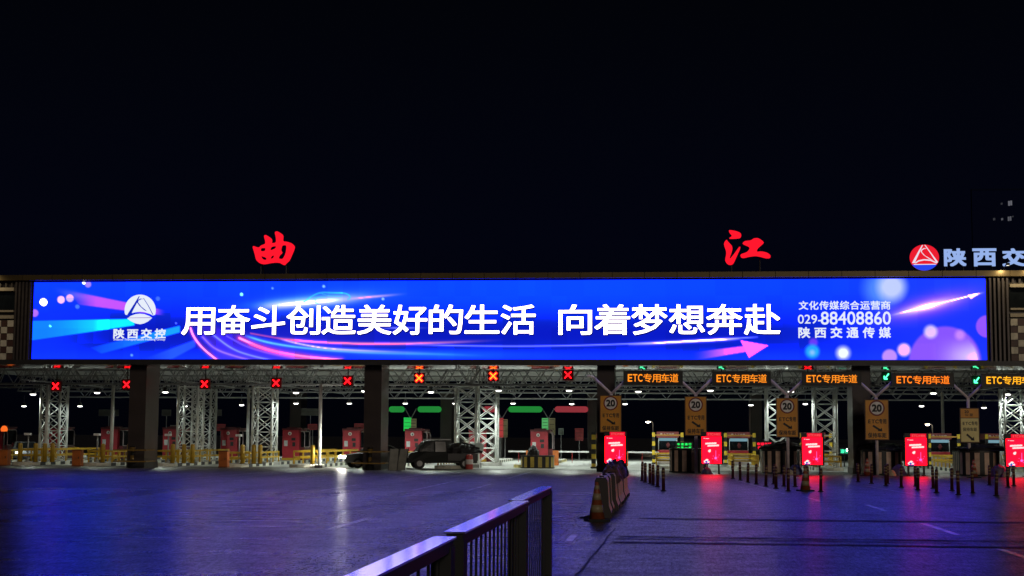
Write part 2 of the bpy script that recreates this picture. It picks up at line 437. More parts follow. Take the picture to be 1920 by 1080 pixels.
def poly(pts, soft=1.6):
    """signed soft inside test of a convex outline (clockwise or not)"""
    pts = np.array(pts, float); a = np.ones(PX.shape); ar = 0
    for i in range(len(pts)): p, q = pts[i], pts[(i+1) % len(pts)]; ar += p[0]*q[1]-p[1]*q[0]
    for i in range(len(pts)):
        p, q = pts[i], pts[(i+1) % len(pts)]; l = math.hypot(*(q-p)); d = ((q[0]-p[0])*(PY-p[1])-(q[1]-p[1])*(PX-p[0]))/l*(1 if ar > 0 else -1)
        a *= np.clip(d/soft+.5, 0, 1)
    return a
def stroke(pts, wd, col, amp=1., fade=None, halo=None):
    P = np.array(pts, float)
    for _ in range(3):
        P = np.concatenate([P[:1]]+[np.stack([.75*P[i]+.25*P[i+1], .25*P[i]+.75*P[i+1]]) for i in range(len(P)-1)]+[P[-1:]])
    D = np.full(PX.shape, 1e9)
    for p, q in zip(P, P[1:]):
        v = q-p; L = v@v+1e-9; t = np.clip(((PX-p[0])*v[0]+(PY-p[1])*v[1])/L, 0, 1)
        D = np.minimum(D, np.hypot(PX-p[0]-t*v[0], PY-p[1]-t*v[1]))
    f = 1. if fade is None else sm(fade[0], fade[1], PX)*sm(fade[3], fade[2], PX)
    if halo: lay(halo[1], halo[2]*gs(D, halo[0])*f)
    lay(col, amp*gs(D, wd)*f)
def dot(x, y, r, col, a=1., soft=1.5): lay(col, a*np.clip((r-np.hypot(PX-x, PY-y))/soft+.5, 0, 1))
# left beams
lay((120, 120, 250), .55*poly([(95, 538), (150, 548), (200, 562), (200, 570), (120, 556)], 10)*sm(90, 150, PX))
lay((205, 85, 235), .95*poly([(128, 545), (311, 582), (311, 592), (148, 571)], 2)*sm(125, 185, PX)*sm(312, 285, PX))
lay((20, 135, 255), poly([(40, 602), (252, 598), (252, 610), (40, 641)]))
lay((20, 225, 255), poly([(40, 602), (252, 598), (252, 610), (40, 641)])*sm(85, 215, PX))
lay((30, 205, 255), .95*poly([(337, 611), (337, 623), (190, 663), (170, 652)], 2)*sm(175, 330, PX))
lay((25, 130, 255), .5*poly([(337, 611), (337, 623), (190, 663), (170, 652)], 3)*sm(150, 200, PX))
lay((45, 100, 250), .8*poly([(366, 637), (366, 650), (310, 680), (250, 680)], 3)*sm(260, 330, PX))
for x, y, r, c, a in ((81.5, 566.5, 7.2, (238, 235, 250), 1), (114.5, 562, 7, (232, 215, 248), .97), (131, 559, 7.2, (225, 190, 245), .95), (145, 575, 4, (90, 150, 250), .8), (65, 587, 7, (205, 120, 235), .9),
                      (165, 533, 6, (185, 140, 245), .9), (157, 530, 3, (240, 240, 255), 1), (296, 560, 4, (90, 140, 250), .7), (453, 552, 3, (170, 225, 255), 1), (511, 540.5, 2, (120, 190, 255), .9), (607, 537, 2.6, (150, 220, 255), 1),
                      (718, 560.5, 2.6, (170, 220, 255), 1), (94, 611.5, 2, (150, 240, 255), 1), (247, 666, 2.4, (110, 180, 255), .9), (330, 606, 1.6, (130, 170, 255), .8)): dot(x, y, r, c, a)
# flare behind the car
Ld = (PY-(577-(PX-465)*.088)); lay((70, 140, 255), .75*gs(Ld, 17)*gs(PX-600, 110)); lay((60, 190, 255), .7*gs(Ld+4, 8)*gs(PX-560, 80))
lay((245, 235, 252), 1.0*gs(Ld, 7.5)*sm(462, 540, PX)*sm(720, 600, PX)); lay((255, 190, 225), .9*gs(Ld, 2.2)*sm(640, 680, PX)*sm(770, 690, PX))
stroke([(570, 567), (583, 556), (600, 548), (622, 549), (645, 549), (655, 553), (657, 559), (652, 561)], 1.2, (60, 220, 255), .95)
stroke([(604, 551), (618, 555), (640, 556)], .9, (60, 200, 255), .7); stroke([(588, 561), (600, 556), (610, 557)], .9, (60, 220, 255), .7)
stroke([(592, 562), (590, 567), (596, 568)], .9, (60, 220, 255), .6)
# road of light
lay((110, 50, 225), .45*poly([(360, 600), (520, 640), (640, 680), (400, 680)], 14)); 
stroke([(357, 615), (362, 630), (378, 652), (408, 676)], 1.7, (255, 205, 235), 1, None, (4, (235, 70, 200), .75))
stroke([(380, 632), (402, 655), (440, 668), (480, 678)], 1.8, (175, 130, 250), .9, None, (5, (110, 70, 240), .5))
stroke([(400, 628), (435, 655), (470, 667), (520, 678)], 1.6, (150, 170, 255), .85, None, (4, (100, 90, 245), .5))
stroke([(425, 630), (470, 655), (540, 670), (600, 677)], 1.4, (130, 110, 250), .8)
stroke([(449, 634), (500, 657), (570, 669), (640, 675)], 1.9, (255, 200, 230), 1, None, (5.5, (235, 70, 210), .85))
stroke([(470, 646), (540, 668), (600, 676)], 4.5, (240, 90, 215), .7)
stroke([(458, 629), (510, 645), (600, 656), (700, 662), (830, 664), (930, 668)], 1.9, (110, 215, 255), .98, (450, 480, 780, 930), (5, (40, 120, 250), .6))
stroke([(518, 633), (560, 645), (620, 655), (740, 660), (830, 662)], 1.6, (235, 225, 255), .95, (515, 540, 640, 840), (4, (150, 120, 245), .5))
stroke([(520, 634), (580, 641), (680, 645), (800, 644), (960, 637)], 2.0, (255, 150, 215), .95, (515, 560, 760, 960), (4, (170, 80, 235), .5))
stroke([(470, 625), (520, 634), (560, 640)], 1.5, (235, 90, 190), .8)
stroke([(730, 645), (880, 649), (1050, 649), (1230, 643), (1340, 637), (1420, 632)], 1.3, (150, 160, 255), .9, (720, 860, 1390, 1450))
stroke([(1180, 646), (1290, 640), (1385, 635)], 1.9, (250, 240, 255), 1., (1150, 1260, 1350, 1400), (4, (140, 110, 250), .5))
lay((25, 110, 255), .6*gs(PY-665, 9)*gs(PX-840, 160)); lay((230, 220, 250), .6*gs(PY-615, 1.6)*gs(PX-752, 35))
# pink arrow
lay((236, 105, 240), .95*poly([(1290, 662), (1397, 648.5), (1399, 659.5), (1300, 676)], 2)*sm(1295, 1365, PX)); lay((240, 112, 245), poly([(1388, 638), (1441, 647.5), (1404, 671)], 2))
# right-hand bokeh
dot(1655, 541, 34, (90, 150, 255), .8, 26); dot(1672, 538, 25, (205, 218, 255), .95, 20)
dot(1525, 642, 8, (150, 70, 225), .7, 5); dot(1523, 659, 13, (40, 180, 255), .95, 7); dot(1523, 661, 5, (170, 210, 245), .8, 6)
dot(1581, 662, 13, (225, 225, 255), .95, 9)
dot(1772, 680, 68, (150, 90, 240), .92, 5); lay((235, 215, 250), .95*np.clip((66-np.hypot(PX-1772, PY-680))/6, 0, 1)*sm(1740, 1835, PX)*sm(625, 670, PY))
dot(1668, 669, 14, (205, 150, 245), .95, 4); dot(1695, 656, 12.5, (230, 190, 248), .95, 5); dot(1745, 622, 12.5, (225, 205, 250), .97, 7); dot(1800, 628, 9, (220, 150, 245), .8, 8)
dot(1851, 612, 21, (160, 90, 240), .95, 2)
Lr = (PY-(592-(PX-1668)*.247)); lay((200, 90, 235), .85*gs(Lr, 19)*gs(PX-1745, 72)); lay((255, 245, 255), 1.*gs(Lr, 8)*gs(PX-1738, 48)); lay((255, 235, 250), .95*gs(Lr, 1.6)*sm(1665, 1700, PX)*sm(1850, 1825, PX))
lay((255, 235, 250), .95*poly([(1815, 553), (1838, 549.5), (1820, 561)], 1.5))
tile = np.random.RandomState(4).uniform(-1, 1, (6, 60)); ti = tile[np.clip((tv*5).astype(int), 0, 5), np.clip((su*59).astype(int), 0, 59)]   # cabinets of the LED wall differ a little
img = np.clip(img*(1+.035*ti[..., None]), 0, 1)
lin = np.where(img <= .04045, img/12.92, ((img+.055)/1.055)**2.4)
lin = lin*(1+(HDR-1)*sm(.64, 1.0, lin))     # the lamps of the screen are brighter than the photograph can record
bb = thing('led_billboard', 'huge blue LED screen with white slogan and glowing light streaks on the canopy fascia', 'LED screen', ((X0+X1)/2, 88.0, Z0))
OX, OZ = (X0+X1)/2, Z0
me = bpy.data.meshes.new('display')
nv = (NX+1)*(NZ+1)
cos = np.stack([wx-OX, np.full_like(wx, 0.), wz-OZ], -1).reshape(-1, 3).astype(np.float32)
idx = np.arange(nv).reshape(NZ+1, NX+1)
quads = np.stack([idx[:-1, :-1], idx[1:, :-1], idx[1:, 1:], idx[:-1, 1:]], -1).reshape(-1).astype(np.int32)
me.vertices.add(nv); me.vertices.foreach_set('co', cos.ravel()); me.loops.add(len(quads)); me.loops.foreach_set('vertex_index', quads)
me.polygons.add(NX*NZ); me.polygons.foreach_set('loop_start', np.arange(0, len(quads), 4, dtype=np.int32)); me.update(calc_edges=True)
ca = me.color_attributes.new('picture', 'FLOAT_COLOR', 'POINT')
ca.data.foreach_set('color', np.concatenate([lin.reshape(-1, 3), np.ones((nv, 1))], 1).astype(np.float32).ravel())
dm = bpy.data.materials.new('led_display'); dm.use_nodes = True; n_ = dm.node_tree; n_.nodes.clear()
at = n_.nodes.new('ShaderNodeAttribute'); at.attribute_name = 'picture'; em = n_.nodes.new('ShaderNodeEmission'); om = n_.nodes.new('ShaderNodeOutputMaterial')
n_.links.new(at.outputs['Color'], em.inputs[0]); em.inputs[1].default_value = 1.0; n_.links.new(em.outputs[0], om.inputs[0])
me.materials.append(dm); link('display', me, bb)
b = MB(); t_ = .10
b.box(X0-t_, X1+t_, 87.98, 88.19, Z0-t_, Z0-.004); b.box(X0-t_, X1+t_, 87.98, 88.19, Z1+.004, Z1+t_*.8)
b.box(X0-t_, X0-.004, 87.98, 88.19, Z0-.003, Z1+.003); b.box(X1+.004, X1+t_, 87.98, 88.19, Z0-.003, Z1+.003)
def CB(mb): mb.v = [(x-OX, y-88.0, z-OZ) for x, y, z in mb.v]; return mb
CB(b).build('bezel', BLACK, bb)
LEDW = emit('led_white_letters', (.80, .86, .97), 1.0); LEDB = emit('led_bright_letters', (4.6, 3.9, 4.0), 1.0); LEDD = emit('led_dark_blue', rgb(14, 22, 120), 1.0)
def wtext(mb, s, ax, ay, bx, by, y=87.97, dx=0, dz=0, **k):
    p, q = W(ax, by, YS), W(bx, ay, YS); text(mb, s, p.x+dx, q.x+dx, p.z+dz, q.z+dz, y, **k)
for dx, dz, mm, nm, yy in ((0, 0, LEDB, 'slogan_lettering', 87.95), (.05, -.075, LEDD, 'slogan_shadow', 87.98)):
    for phrase, a_, b_, ta in (('用奋斗创造美好的生活', 339, 1006, 571), ('向着梦想奔赴', 1044, 1464, 570)):
        b = MB(); wtext(b, phrase, a_, ta, b_, 628, yy, dx, dz, bold=.02, fill=.955); CB(b).build(nm, mm, bb)
b = MB(); wtext(b, '文化传媒综合运营商', 1497, 564, 1670, 581, bold=.035); wtext(b, '029-', 1496, 590, 1540, 607, bold=.01, cell=False); wtext(b, '88408860', 1539, 584, 1670, 609, bold=.02, cell=False)
wtext(b, '陕西交通传媒', 1493, 613, 1674, 634, bold=.05, fill=.74); CB(b).build('contact_lettering', LEDW, bb)
b = MB(); wtext(b, '陕西交控', 210, 616, 314, 635, bold=.06, fill=.80); wtext(b, 'Shaanxi Transportation Holding Group', 213, 634.5, 310, 639.5, bold=.02, cell=False); CB(b).build('operator_lettering', LEDW, bb)
# emblem on the screen
def Ez(p): q = W(200+p[0]/9.815, 540+p[1]/9.815, YS); return (q.x-OX, q.z-OZ)
up = [(620+287*math.cos(R(a)), 410-287*math.sin(R(a))) for a in range(-16, 199, 6)]
lens = [(385, 562), (450, 515), (540, 482), (620, 474), (700, 482), (790, 516), (842, 552), (770, 615), (690, 655), (620, 668), (540, 655), (455, 612)]
hill = [(455, 470), (540, 448), (620, 440), (700, 450), (800, 485), (850, 515)]
up2 = [p for p in up]
flat([[Ez(p) for p in [(620+287*math.cos(R(a)), 410-287*math.sin(R(a))) for a in range(-17, 198, 5)]+[(352, 494), (392, 500), (455, 466), (540, 446), (620, 438), (700, 446), (800, 478), (855, 506)]]], 'emblem_disc', LEDW, bb, .012, -.03)
for nm, poly_, dd in (('emblem_line', [(600, 150), (612, 152), (560, 280), (490, 410), (455, 490), (380, 500), (430, 420), (520, 280)], .0), ('emblem_line', [(676, 185), (690, 190), (780, 330), (862, 490), (848, 492), (770, 335)], 0),
                      ('emblem_line', [(690, 205), (640, 208), (590, 235), (585, 265), (640, 340), (750, 430), (700, 412), (610, 330), (562, 265), (575, 225), (630, 195)], 0)):
    flat([[Ez(p) for p in poly_]], nm, emit('led_emblem_blue', rgb(14, 40, 190)), bb, .012, -.045)
flat([[Ez(p) for p in lens]], 'emblem_lens', LEDW, bb, .012, -.06)
flat([[Ez(p) for p in ((405, 548), (815, 542), (815, 554), (405, 556))]], 'emblem_line', emit('led_mauve', rgb(150, 120, 190)), bb, .012, -.075)

# ================================================================== ROOFTOP LETTERING
QU = [[(150, 440), (285, 490), (330, 440), (430, 405), (385, 240), (430, 225), (545, 300), (560, 350), (545, 395), (635, 385), (630, 270), (605, 170), (660, 150), (770, 220), (785, 260), (775, 360), (860, 365), (960, 400), (1020, 465), (1000, 540), (910, 750), (850, 800), (810, 845), (745, 815), (720, 795), (630, 785), (520, 800), (400, 825), (310, 805), (230, 735), (200, 600)],
      [(325, 495), (425, 490), (410, 555), (330, 560)], [(535, 470), (635, 450), (625, 500), (515, 545)], [(760, 435), (850, 435), (830, 600), (770, 720), (685, 705), (710, 640), (770, 590), (735, 540)], [(325, 650), (440, 690), (440, 735), (370, 725)], [(520, 710), (550, 650), (600, 640), (575, 700)]]
JI = [[(280, 125), (420, 145), (520, 185), (540, 240), (515, 300), (300, 310), (290, 290), (355, 250), (300, 190)], [(240, 320), (265, 360), (350, 450), (360, 520), (295, 710), (320, 700), (400, 600), (490, 470), (520, 465), (510, 520), (450, 650), (380, 810), (330, 840), (260, 825), (205, 745), (240, 580), (185, 430), (195, 370)],
      [(550, 410), (600, 350), (730, 340), (790, 295), (880, 290), (970, 350), (995, 390), (940, 440), (870, 500), (840, 570), (950, 560), (1060, 585), (1130, 640), (1120, 700), (1040, 705), (920, 670), (820, 655), (700, 670), (580, 700), (530, 685), (515, 620), (660, 575), (720, 480)]]
YR = 89.2
REDL = emit('red_channel_letter_glow', (1.0, .008, .024), 1.15)
def legs(t, xs, ztop, back=.9):
    for x in xs:
        b = MB(); b.tube((x, .2, 0), (x, .2, ztop), .03, n=6); b.tube((x, back, 0), (x, .2, ztop*.9), .03, n=6); b.build('support_leg', GREYD, t)
def roofchar(polys, ox, oy, cx, lab):
    base = W(cx, 500, YR); t = thing('rooftop_character', lab, 'sign character', (base.x, YR, 11.7), 0, 'red brush characters on the canopy roof')
    P = [[(W(ox+a/10.8, oy+c/10.8, YR).x-base.x, W(ox+a/10.8, oy+c/10.8, YR).z-11.7) for a, c in pl] for pl in polys]
    P = [smooth_poly(q, 2) for q in P]
    flat(P, 'glowing_face', REDL, t, .03, -.13); flat([p if i == 0 or len(polys) == 3 else p for i, p in enumerate(P)], 'letter_case', mat('red_letter_case', (.2, .01, .012), .5), t, .12, 0)
    xs = [x for q in P for x, z in q]; legs(t, (min(xs)+.45, max(xs)-.6), 1.6)
roofchar(QU, 460, 420, 513, 'red glowing brush written 曲 standing on the roof edge')
roofchar(JI, 1340, 420, 1400, 'red glowing brush written 江 standing on the roof edge')
PALE = emit('pale_blue_letter_glow', rgb(150, 178, 235), 1.0)
for ch, xa, xb, lab in (('陕', 1766, 1814, 'pale blue glowing 陕 next to the round red emblem on the roof'), ('西', 1822, 1868, 'pale blue glowing 西 between two other roof characters'), ('交', 1877, 1922, 'pale blue glowing 交 at the right edge of the photo')):
    p, q = W(xa, 500, YR), W(xb, 466, YR); t = thing('rooftop_character', lab, 'sign character', ((p.x+q.x)/2, YR, 11.7), 0, 'pale characters on the canopy roof')
    hw = (q.x-p.x)/2; b = MB(); text(b, ch, -hw, hw, p.z-11.7, q.z-11.7, -.13, bold=.07, fill=.97); b.build('glowing_face', PALE, t)
    b = MB(); text(b, ch, -hw, hw, p.z-11.7, q.z-11.7, -.02, bold=.03, fill=.97); b.build('letter_case', GREYD, t)
    legs(t, (-hw*.7, hw*.7), p.z-11.7+.15)
cc = W(1732.5, 483, YR); t = thing('rooftop_emblem', 'round red and blue emblem with white triangle lines on the roof', 'emblem', (cc.x, YR, 11.7))
def Er(p): q = W(1690+p[0]/8.35, 440+p[1]/8.35, YR); return (q.x-cc.x, q.z-11.7)
rim = [(354+230*math.cos(R(a)), 363-203*math.sin(R(a))) for a in range(0, 360, 6)]
flat([[Er(p) for p in rim]], 'disc_case', GREYD, t, .12, 0)
flat([[Er(p) for p in rim]], 'red_face', emit('red_emblem_glow', (.85, .012, .03)), t, .012, -.125)
blu = [(354+230*math.cos(R(a)), 363-203*math.sin(R(a))) for a in range(213, 328, 6)]
flat([[Er(p) for p in blu]], 'blue_face', emit('blue_emblem_glow', rgb(40, 70, 240)), t, .012, -.14)
WL = emit('white_emblem_line', rgb(235, 225, 240))
for nm, pl in (('white_line', [(316, 170), (332, 168), (285, 270), (225, 400), (205, 450), (160, 450), (195, 380), (265, 255)]), ('white_line', [(352, 165), (370, 170), (460, 290), (568, 435), (545, 450), (455, 310)]),
               ('white_line', [(395, 222), (350, 228), (318, 250), (312, 275), (360, 330), (490, 405), (420, 380), (340, 325), (296, 270), (305, 240), (345, 215)]),
               ('white_line', [(210, 440), (260, 405), (350, 388), (450, 395), (545, 438), (545, 458), (450, 415), (350, 408), (265, 425), (215, 458)]), ('white_line', [(185, 466), (530, 462), (530, 474), (190, 478)])):
    flat([[Er(p) for p in pl]], nm, WL, t, .012, -.155)
legs(t, (-.5, .5), .6)
for px, lab in ((1737+30, 'small floodlight bracket above the letter next to the emblem'),): pass

def mk_edge_lamp(t):
    b = MB(); b.path([(0, .7, .05), (0, .2, .25), (0, -.25, .25)], .025); b.build('bracket_arm', GREYD, t)
    b = MB(); b.box(-.09, .09, -.42, -.22, .16, .30); b.build('lamp_case', GREYD, t)
    b = MB(); b.box(-.07, .07, -.40, -.24, .155, .16); b.build('lamp_window', emit('edge_lamp_window', (1, .9, .7), 2.), t)
    ld = bpy.data.lights.new('lamp_beam', 'SPOT'); ld.energy = 60; ld.spot_size = R(150); ld.spot_blend = .6; ld.shadow_soft_size = .05; ld.color = (1, .80, .45)
    lo = bpy.data.objects.new('lamp_beam', ld); C.objects.link(lo); lo.parent = t; lo.location = (0, -.30, .10); lo.rotation_euler = (R(25), 0, 0)
for px, d in ((1884, 'at the right edge below the roof characters'), (1935, 'added unseen past the right edge'), (-30, 'added unseen past the left edge')):  # the two out of view are added to warm the cornice ends
    inst('edgelamp', mk_edge_lamp, 'edge_lamp', 'small warm lamp on the roof edge '+d, 'roof lamp', (W(px, 520, 87.5).x, 87.0, 11.72), 0, 'lamps on the roof edge')
# ================================================================== CANOPY STEELWORK
def truss(y, zb, zt, x0, x1, pitch, lab, r=.06, wr=.035):
    t = thing('canopy_truss', lab, 'roof truss', ((x0+x1)/2, y, zb), 0, 'steel trusses under the canopy roof'); h = zt-zb; L = (x1-x0)/2
    for nm, z, yy in (('top_chord', h, 0), ('bottom_chord', 0, -.0), ('bottom_chord', 0, .8)):
        b = MB(); b.tube((-L, yy, z), (L, yy, z), r, n=8); b.build(nm, STEEL, t)
    b = MB(); n = int((x1-x0)/pitch)
    for i in range(n):
        a = -L+i*pitch
        b.tube((a, 0, 0), (a+pitch/2, 0, h), wr, n=6, cap=False); b.tube((a+pitch/2, 0, h), (a+pitch, 0, 0), wr, n=6, cap=False)
        b.tube((a, .8, 0), (a+pitch/2, 0, h), wr*.8, n=6, cap=False); b.tube((a, 0, 0), (a+pitch, .8, 0), wr*.7, n=5, cap=False); b.tube((a, 0, 0), (a, .8, 0), wr*.7, n=5, cap=False)
    b.build('web_bracing', STEEL, t)
tl = ['nearest long roof truss right behind the screen', 'second long roof truss back from the screen', 'third long roof truss, halfway under the canopy', 'fourth long roof truss back from the screen', 'rear long roof truss with the low bottom chord']
for (y, zb, zt, pi_), lb in zip(((94.2, 5.27, 6.75, 2.1), (101, 5.5, 6.8, 1.7), (109, 5.5, 6.8, 1.7), (117, 5.45, 6.7, 1.7), (126, 5.2, 6.4, 2.1)), tl):
    truss(y, zb, zt, -52, 32, pi_, 'grey steel lattice '+lb)
def crosstruss(x, lab):
    t = thing('canopy_cross_truss', lab, 'roof truss', (x, 94.2, 5.55), 0, 'cross trusses running away under the canopy')
    for nm, z in (('top_chord', 1.0), ('bottom_chord', 0)):
        b = MB(); b.tube((0, .2, z), (0, 31.8, z), .055, n=8); b.build(nm, STEEL, t)
    b = MB()
    for i in range(16): y = .3+i*2; b.tube((0, y, 0), (0, y+1, 1), .03, n=5, cap=False); b.tube((0, y+1, 1), (0, y+2, 0), .03, n=5, cap=False)
    b.build('web_bracing', STEEL, t)
towers = [(102, 100, 'far left lattice tower above the second red kiosk'), (358, 99, 'lattice tower right of the leftmost column'), (383, 106, 'lattice tower standing close behind another one on the left'), (497, 100, 'bright lattice tower left of the fifth and sixth kiosks'),
          (876, 97, 'lit white lattice tower just behind the dark pickup'), (914, 103, 'lit lattice tower right of and behind the pickup tower'), (1456, 101, 'lattice tower half hidden by the third amber lane sign'), (1546, 99, 'white lattice tower above the third red poster'), (1899, 100, 'lattice tower at the right edge of the photo')]
def mk_tower(t, wd=1.35, H=5.35):
    h = wd/2
    for sx in (-1, 1):
        for sy in (-1, 1):
            b = MB(); b.tube((sx*h, sy*h, .1), (sx*h, sy*h, H), .085, n=10); b.build('chord_leg', WSTEEL, t, True)
    b = MB(); nz = 5; dz = (H-.3)/nz
    for i in range(nz+1):
        z = .2+i*dz
        for (a, c) in (((-h, -h), (h, -h)), ((h, -h), (h, h)), ((h, h), (-h, h)), ((-h, h), (-h, -h))):
            b.tube((a[0], a[1], z), (c[0], c[1], z), .035, n=6, cap=False)
            if i < nz:
                b.tube((a[0], a[1], z), (c[0], c[1], z+dz), .032, n=6, cap=False); b.tube((c[0], c[1], z), (a[0], a[1], z+dz), .032, n=6, cap=False)
    b.build('cross_bracing', WSTEEL, t)
    b = MB(); b.box(-h-.25, h+.25, -h-.25, h+.25, 0, .22); b.build('footing', CONC, t)
for i, (px, y, lb) in enumerate(towers):
    X = W(px, 760, y).x; inst('tower', mk_tower, 'lattice_tower', lb, 'lattice tower', (X, y, 0), 0, 'lattice towers holding up the canopy')
for i, px in enumerate((102, 370, 497, 895, 1456, 1546, 1899)):
    crosstruss(W(px, 760, 100).x, 'cross truss running back over the '+['far left lattice tower', 'pair of lattice towers beside the leftmost column', 'bright lattice tower by the fifth kiosk', 'pair of lit towers behind the pickup', 'tower behind the third amber sign', 'white tower above the third poster', 'tower at the right edge'][i])
for i, (px, y, lb) in enumerate(((210, 96, 'thin grey canopy post in front of the third red kiosk'), (465, 104, 'thin canopy post left of the bright lattice tower'), (600, 92.5, 'thin pale canopy post by the sixth and seventh kiosks'), (1768, 108, 'thin white canopy post above the fourth red poster'), (87, 95, 'thin canopy post in front of the second red kiosk'))):
    def mk(t):
        b = MB(); b.tube((0, 0, .15), (0, 0, 5.3), .11, n=12); b.build('shaft', WSTEEL, t, True); b = MB(); b.box(-.25, .25, -.25, .25, 0, .17); b.build('base_plate', GREYD, t)
    inst('post', mk, 'canopy_post', lb, 'post', (W(px, 800, y).x, y, 0), 0, 'thin posts under the canopy')

# ---- lamps
LAMPM = {}
def lampmat(s): return emit('lamp_lens_%d' % int(s), (1.0, .97, .90), s)
def mk_lamp(s):
    def f(t):
        b = MB(); b.lathe([(.10, .34), (.14, .20), (.20, .085), (.21, .05)][::-1], 16); b.build('housing', GREYD, t, True)
        b = MB(); b.lathe([(.05, -.05), (.13, -.04), (.19, -.005), (.20, .045)], 18); b.build('glowing_lens', lampmat(4), t, True)
        ld = bpy.data.lights.new('lamp_beam', 'SPOT'); ld.energy = s; ld.spot_size = R(157); ld.spot_blend = .25; ld.shadow_soft_size = .1; ld.color = (.90, 1.0, .90)
        lo = bpy.data.objects.new('lamp_beam', ld); C.objects.link(lo); lo.parent = t; lo.location = (0, 0, -.12)
        b = MB(); b.tube((0, 0, .33), (0, 0, .9), .015, n=6); b.build('hanger_rod', STEEL, t)
    return f
near = [(62, 740), (182, 737), (310, 736), (555, 737), (683, 734), (808, 736), (935, 733), (1067, 733), (1197, 735), (1332, 733), (1483, 735), (1620, 737), (1750, 738), (1890, 740)]
far = [(45, 762), (150, 762), (247, 762), (347, 762), (453, 760), (555, 757), (655, 757), (760, 757), (853, 757), (962, 757), (1072, 758), (1172, 758), (1293, 759), (1408, 760), (1510, 758), (1728, 762), (1845, 765)]
def lampname(px, row, i): return 'white high bay lamp, %s from the left in the %s row under the canopy' % (ORD[i] if i < 16 else 'seventeenth', row)
for row, Y, lst in (('near', 99.5, near), ('far', 121, far)):
    for i, (px, py) in enumerate(lst):
        s = (240 if px < 300 else 420 if px < 640 else 900 if px < 1330 else 380)*(1. if row == 'near' else 1.4)
        p = W(px, py, Y); inst(('lamp', s), mk_lamp(s), 'high_bay_lamp', lampname(px, row, i), 'lamp', p, 0, 'lamps in the %s row under the canopy' % row)

# ================================================================== LANE LIGHTS, SIGNS
def mk_cross(hot):
    def f(t):
        b = MB(); b.box(-.33, .33, .0, .22, -.33, .33); b.build('housing', mat('red_glow_tinted_housing', (.05, .006, .007), .5), t)  # red glow of the cross put into the housing colour
        b = MB(); c = .20
        b.bar((-c, -.09, -c), (c, -.09, c), .05, .062 if hot else .075); b.bar((-c, -.093, c), (c, -.093, -c), .05, .062 if hot else .075)
        b.build('cross_symbol', emit('red_cross_led_%d' % hot, (1, .005, .009) if not hot else (1, .12, .006), 4.5 if not hot else 6.), t)
        if hot:
            b = MB(); c = .23; y = -.04
            b.bar((-c, y, -c), (c, y, c), .03, .21); b.bar((-c, y+.002, c), (c, y+.002, -c), .03, .21); b.build('cross_halo', emit('red_cross_led_rim', (1, .01, .02), 1.2), t)
        b = MB(); b.bar((0, .12, .33), (0, .12, .95), .06); b.build('hanger', GREYD, t)
    return f
def mk_arrow(t):
    b = MB(); b.box(-.27, .27, .0, .22, -.27, .27); b.build('housing', mat('green_glow_tinted_housing', (.006, .04, .02), .5), t)  # green glow of the arrow put into the housing colour
    b = MB(); b.bar((.13, -.08, .17), (-.07, -.08, -.09), .05, .075); b.bar((-.14, -.08, -.15), (.05, -.08, -.15), .05, .065); b.bar((-.14, -.083, -.15), (-.14, -.083, .04), .05, .065)
    b.build('arrow_symbol', emit('green_arrow_led', (.08, 1, .42), 3.), t)
    b = MB(); b.bar((0, .12, .33), (0, .12, .95), .06); b.build('hanger', GREYD, t)
SY = 90.9
for i, (px, py) in enumerate(((105, 724), (238, 721), (384, 720), (518, 718), (652, 714), (786, 709), (925, 705), (1065, 703))):
    hot = 1 if i in (5, 6) else 0; L = 'red cross lane light, %s from the left under the screen' % ORD[i] if not hot else 'red cross lane light with orange core, %s of the two brightest' % ('left' if i == 5 else 'right')
    inst(('cross', hot), mk_cross(hot), 'lane_signal', L, 'lane signal', W(px, py, (93.0, 93.0, 92.7, 92.5, 92.2, 91.4, 90.9, 90.9)[i]), 0, 'red cross lane signals')
for px, py, L in ((1205, 706, 'green arrow lane light behind the first amber text board'), (1353, 707, 'green arrow lane light behind the second amber text board'), (1662, 706, 'green arrow lane light left of the fourth amber text board'), (1831, 713, 'green arrow lane light left of the fifth amber text board')):
    inst('garrow', mk_arrow, 'lane_signal', L, 'lane signal', W(px, py, SY), 0, 'green arrow lane signals')
inst(('cross', 0), None, '', 'red lane light mostly hidden behind the third amber text board', 'lane signal', W(1515, 709, SY), 0, 'red cross lane signals')

YP = 86.6
AMB = emit('amber_led_letters', (1.0, .27, .015), 1.25)
AMBY = emit('yellow_led_letters', (1.0, .42, .015), 1.5)
def etc_board(xa, xb, ya, yb, lab, mm):
    p, q = W(xa, yb, YP), W(xb, ya, YP); cx, cz = (p.x+q.x)/2, (p.z+q.z)/2; hw, hh = (q.x-p.x)/2, (q.z-p.z)/2
    t = thing('lane_text_board', lab, 'text board', (cx, YP-.25, cz), 0, 'amber text boards over the right lanes')
    b = MB(); b.box(-hw, hw, 0, .22, -hh, hh); b.build('housing', BLACK, t)
    b = MB()
    for a in ((-hw, hw, -.03, 0, hh-.03, hh), (-hw, hw, -.03, 0, -hh, -hh+.03), (-hw, -hw+.03, -.03, 0, -hh+.03, hh-.03), (hw-.03, hw, -.03, 0, -hh+.03, hh-.03)): b.box(*a)
    b.build('rim', GREYD, t)
    b = MB(); tw = hw*.86; th = hh*.62; k = tw*2/5.85
    text(b, 'ETC', -tw, -tw+k*1.75, -th*.86, th*.9, -.02, bold=.03, fill=.88); text(b, '专用车道', -tw+k*1.8, tw, -th, th, -.02, bold=.012, fill=.97)
    b.build('lettering', mm, t)
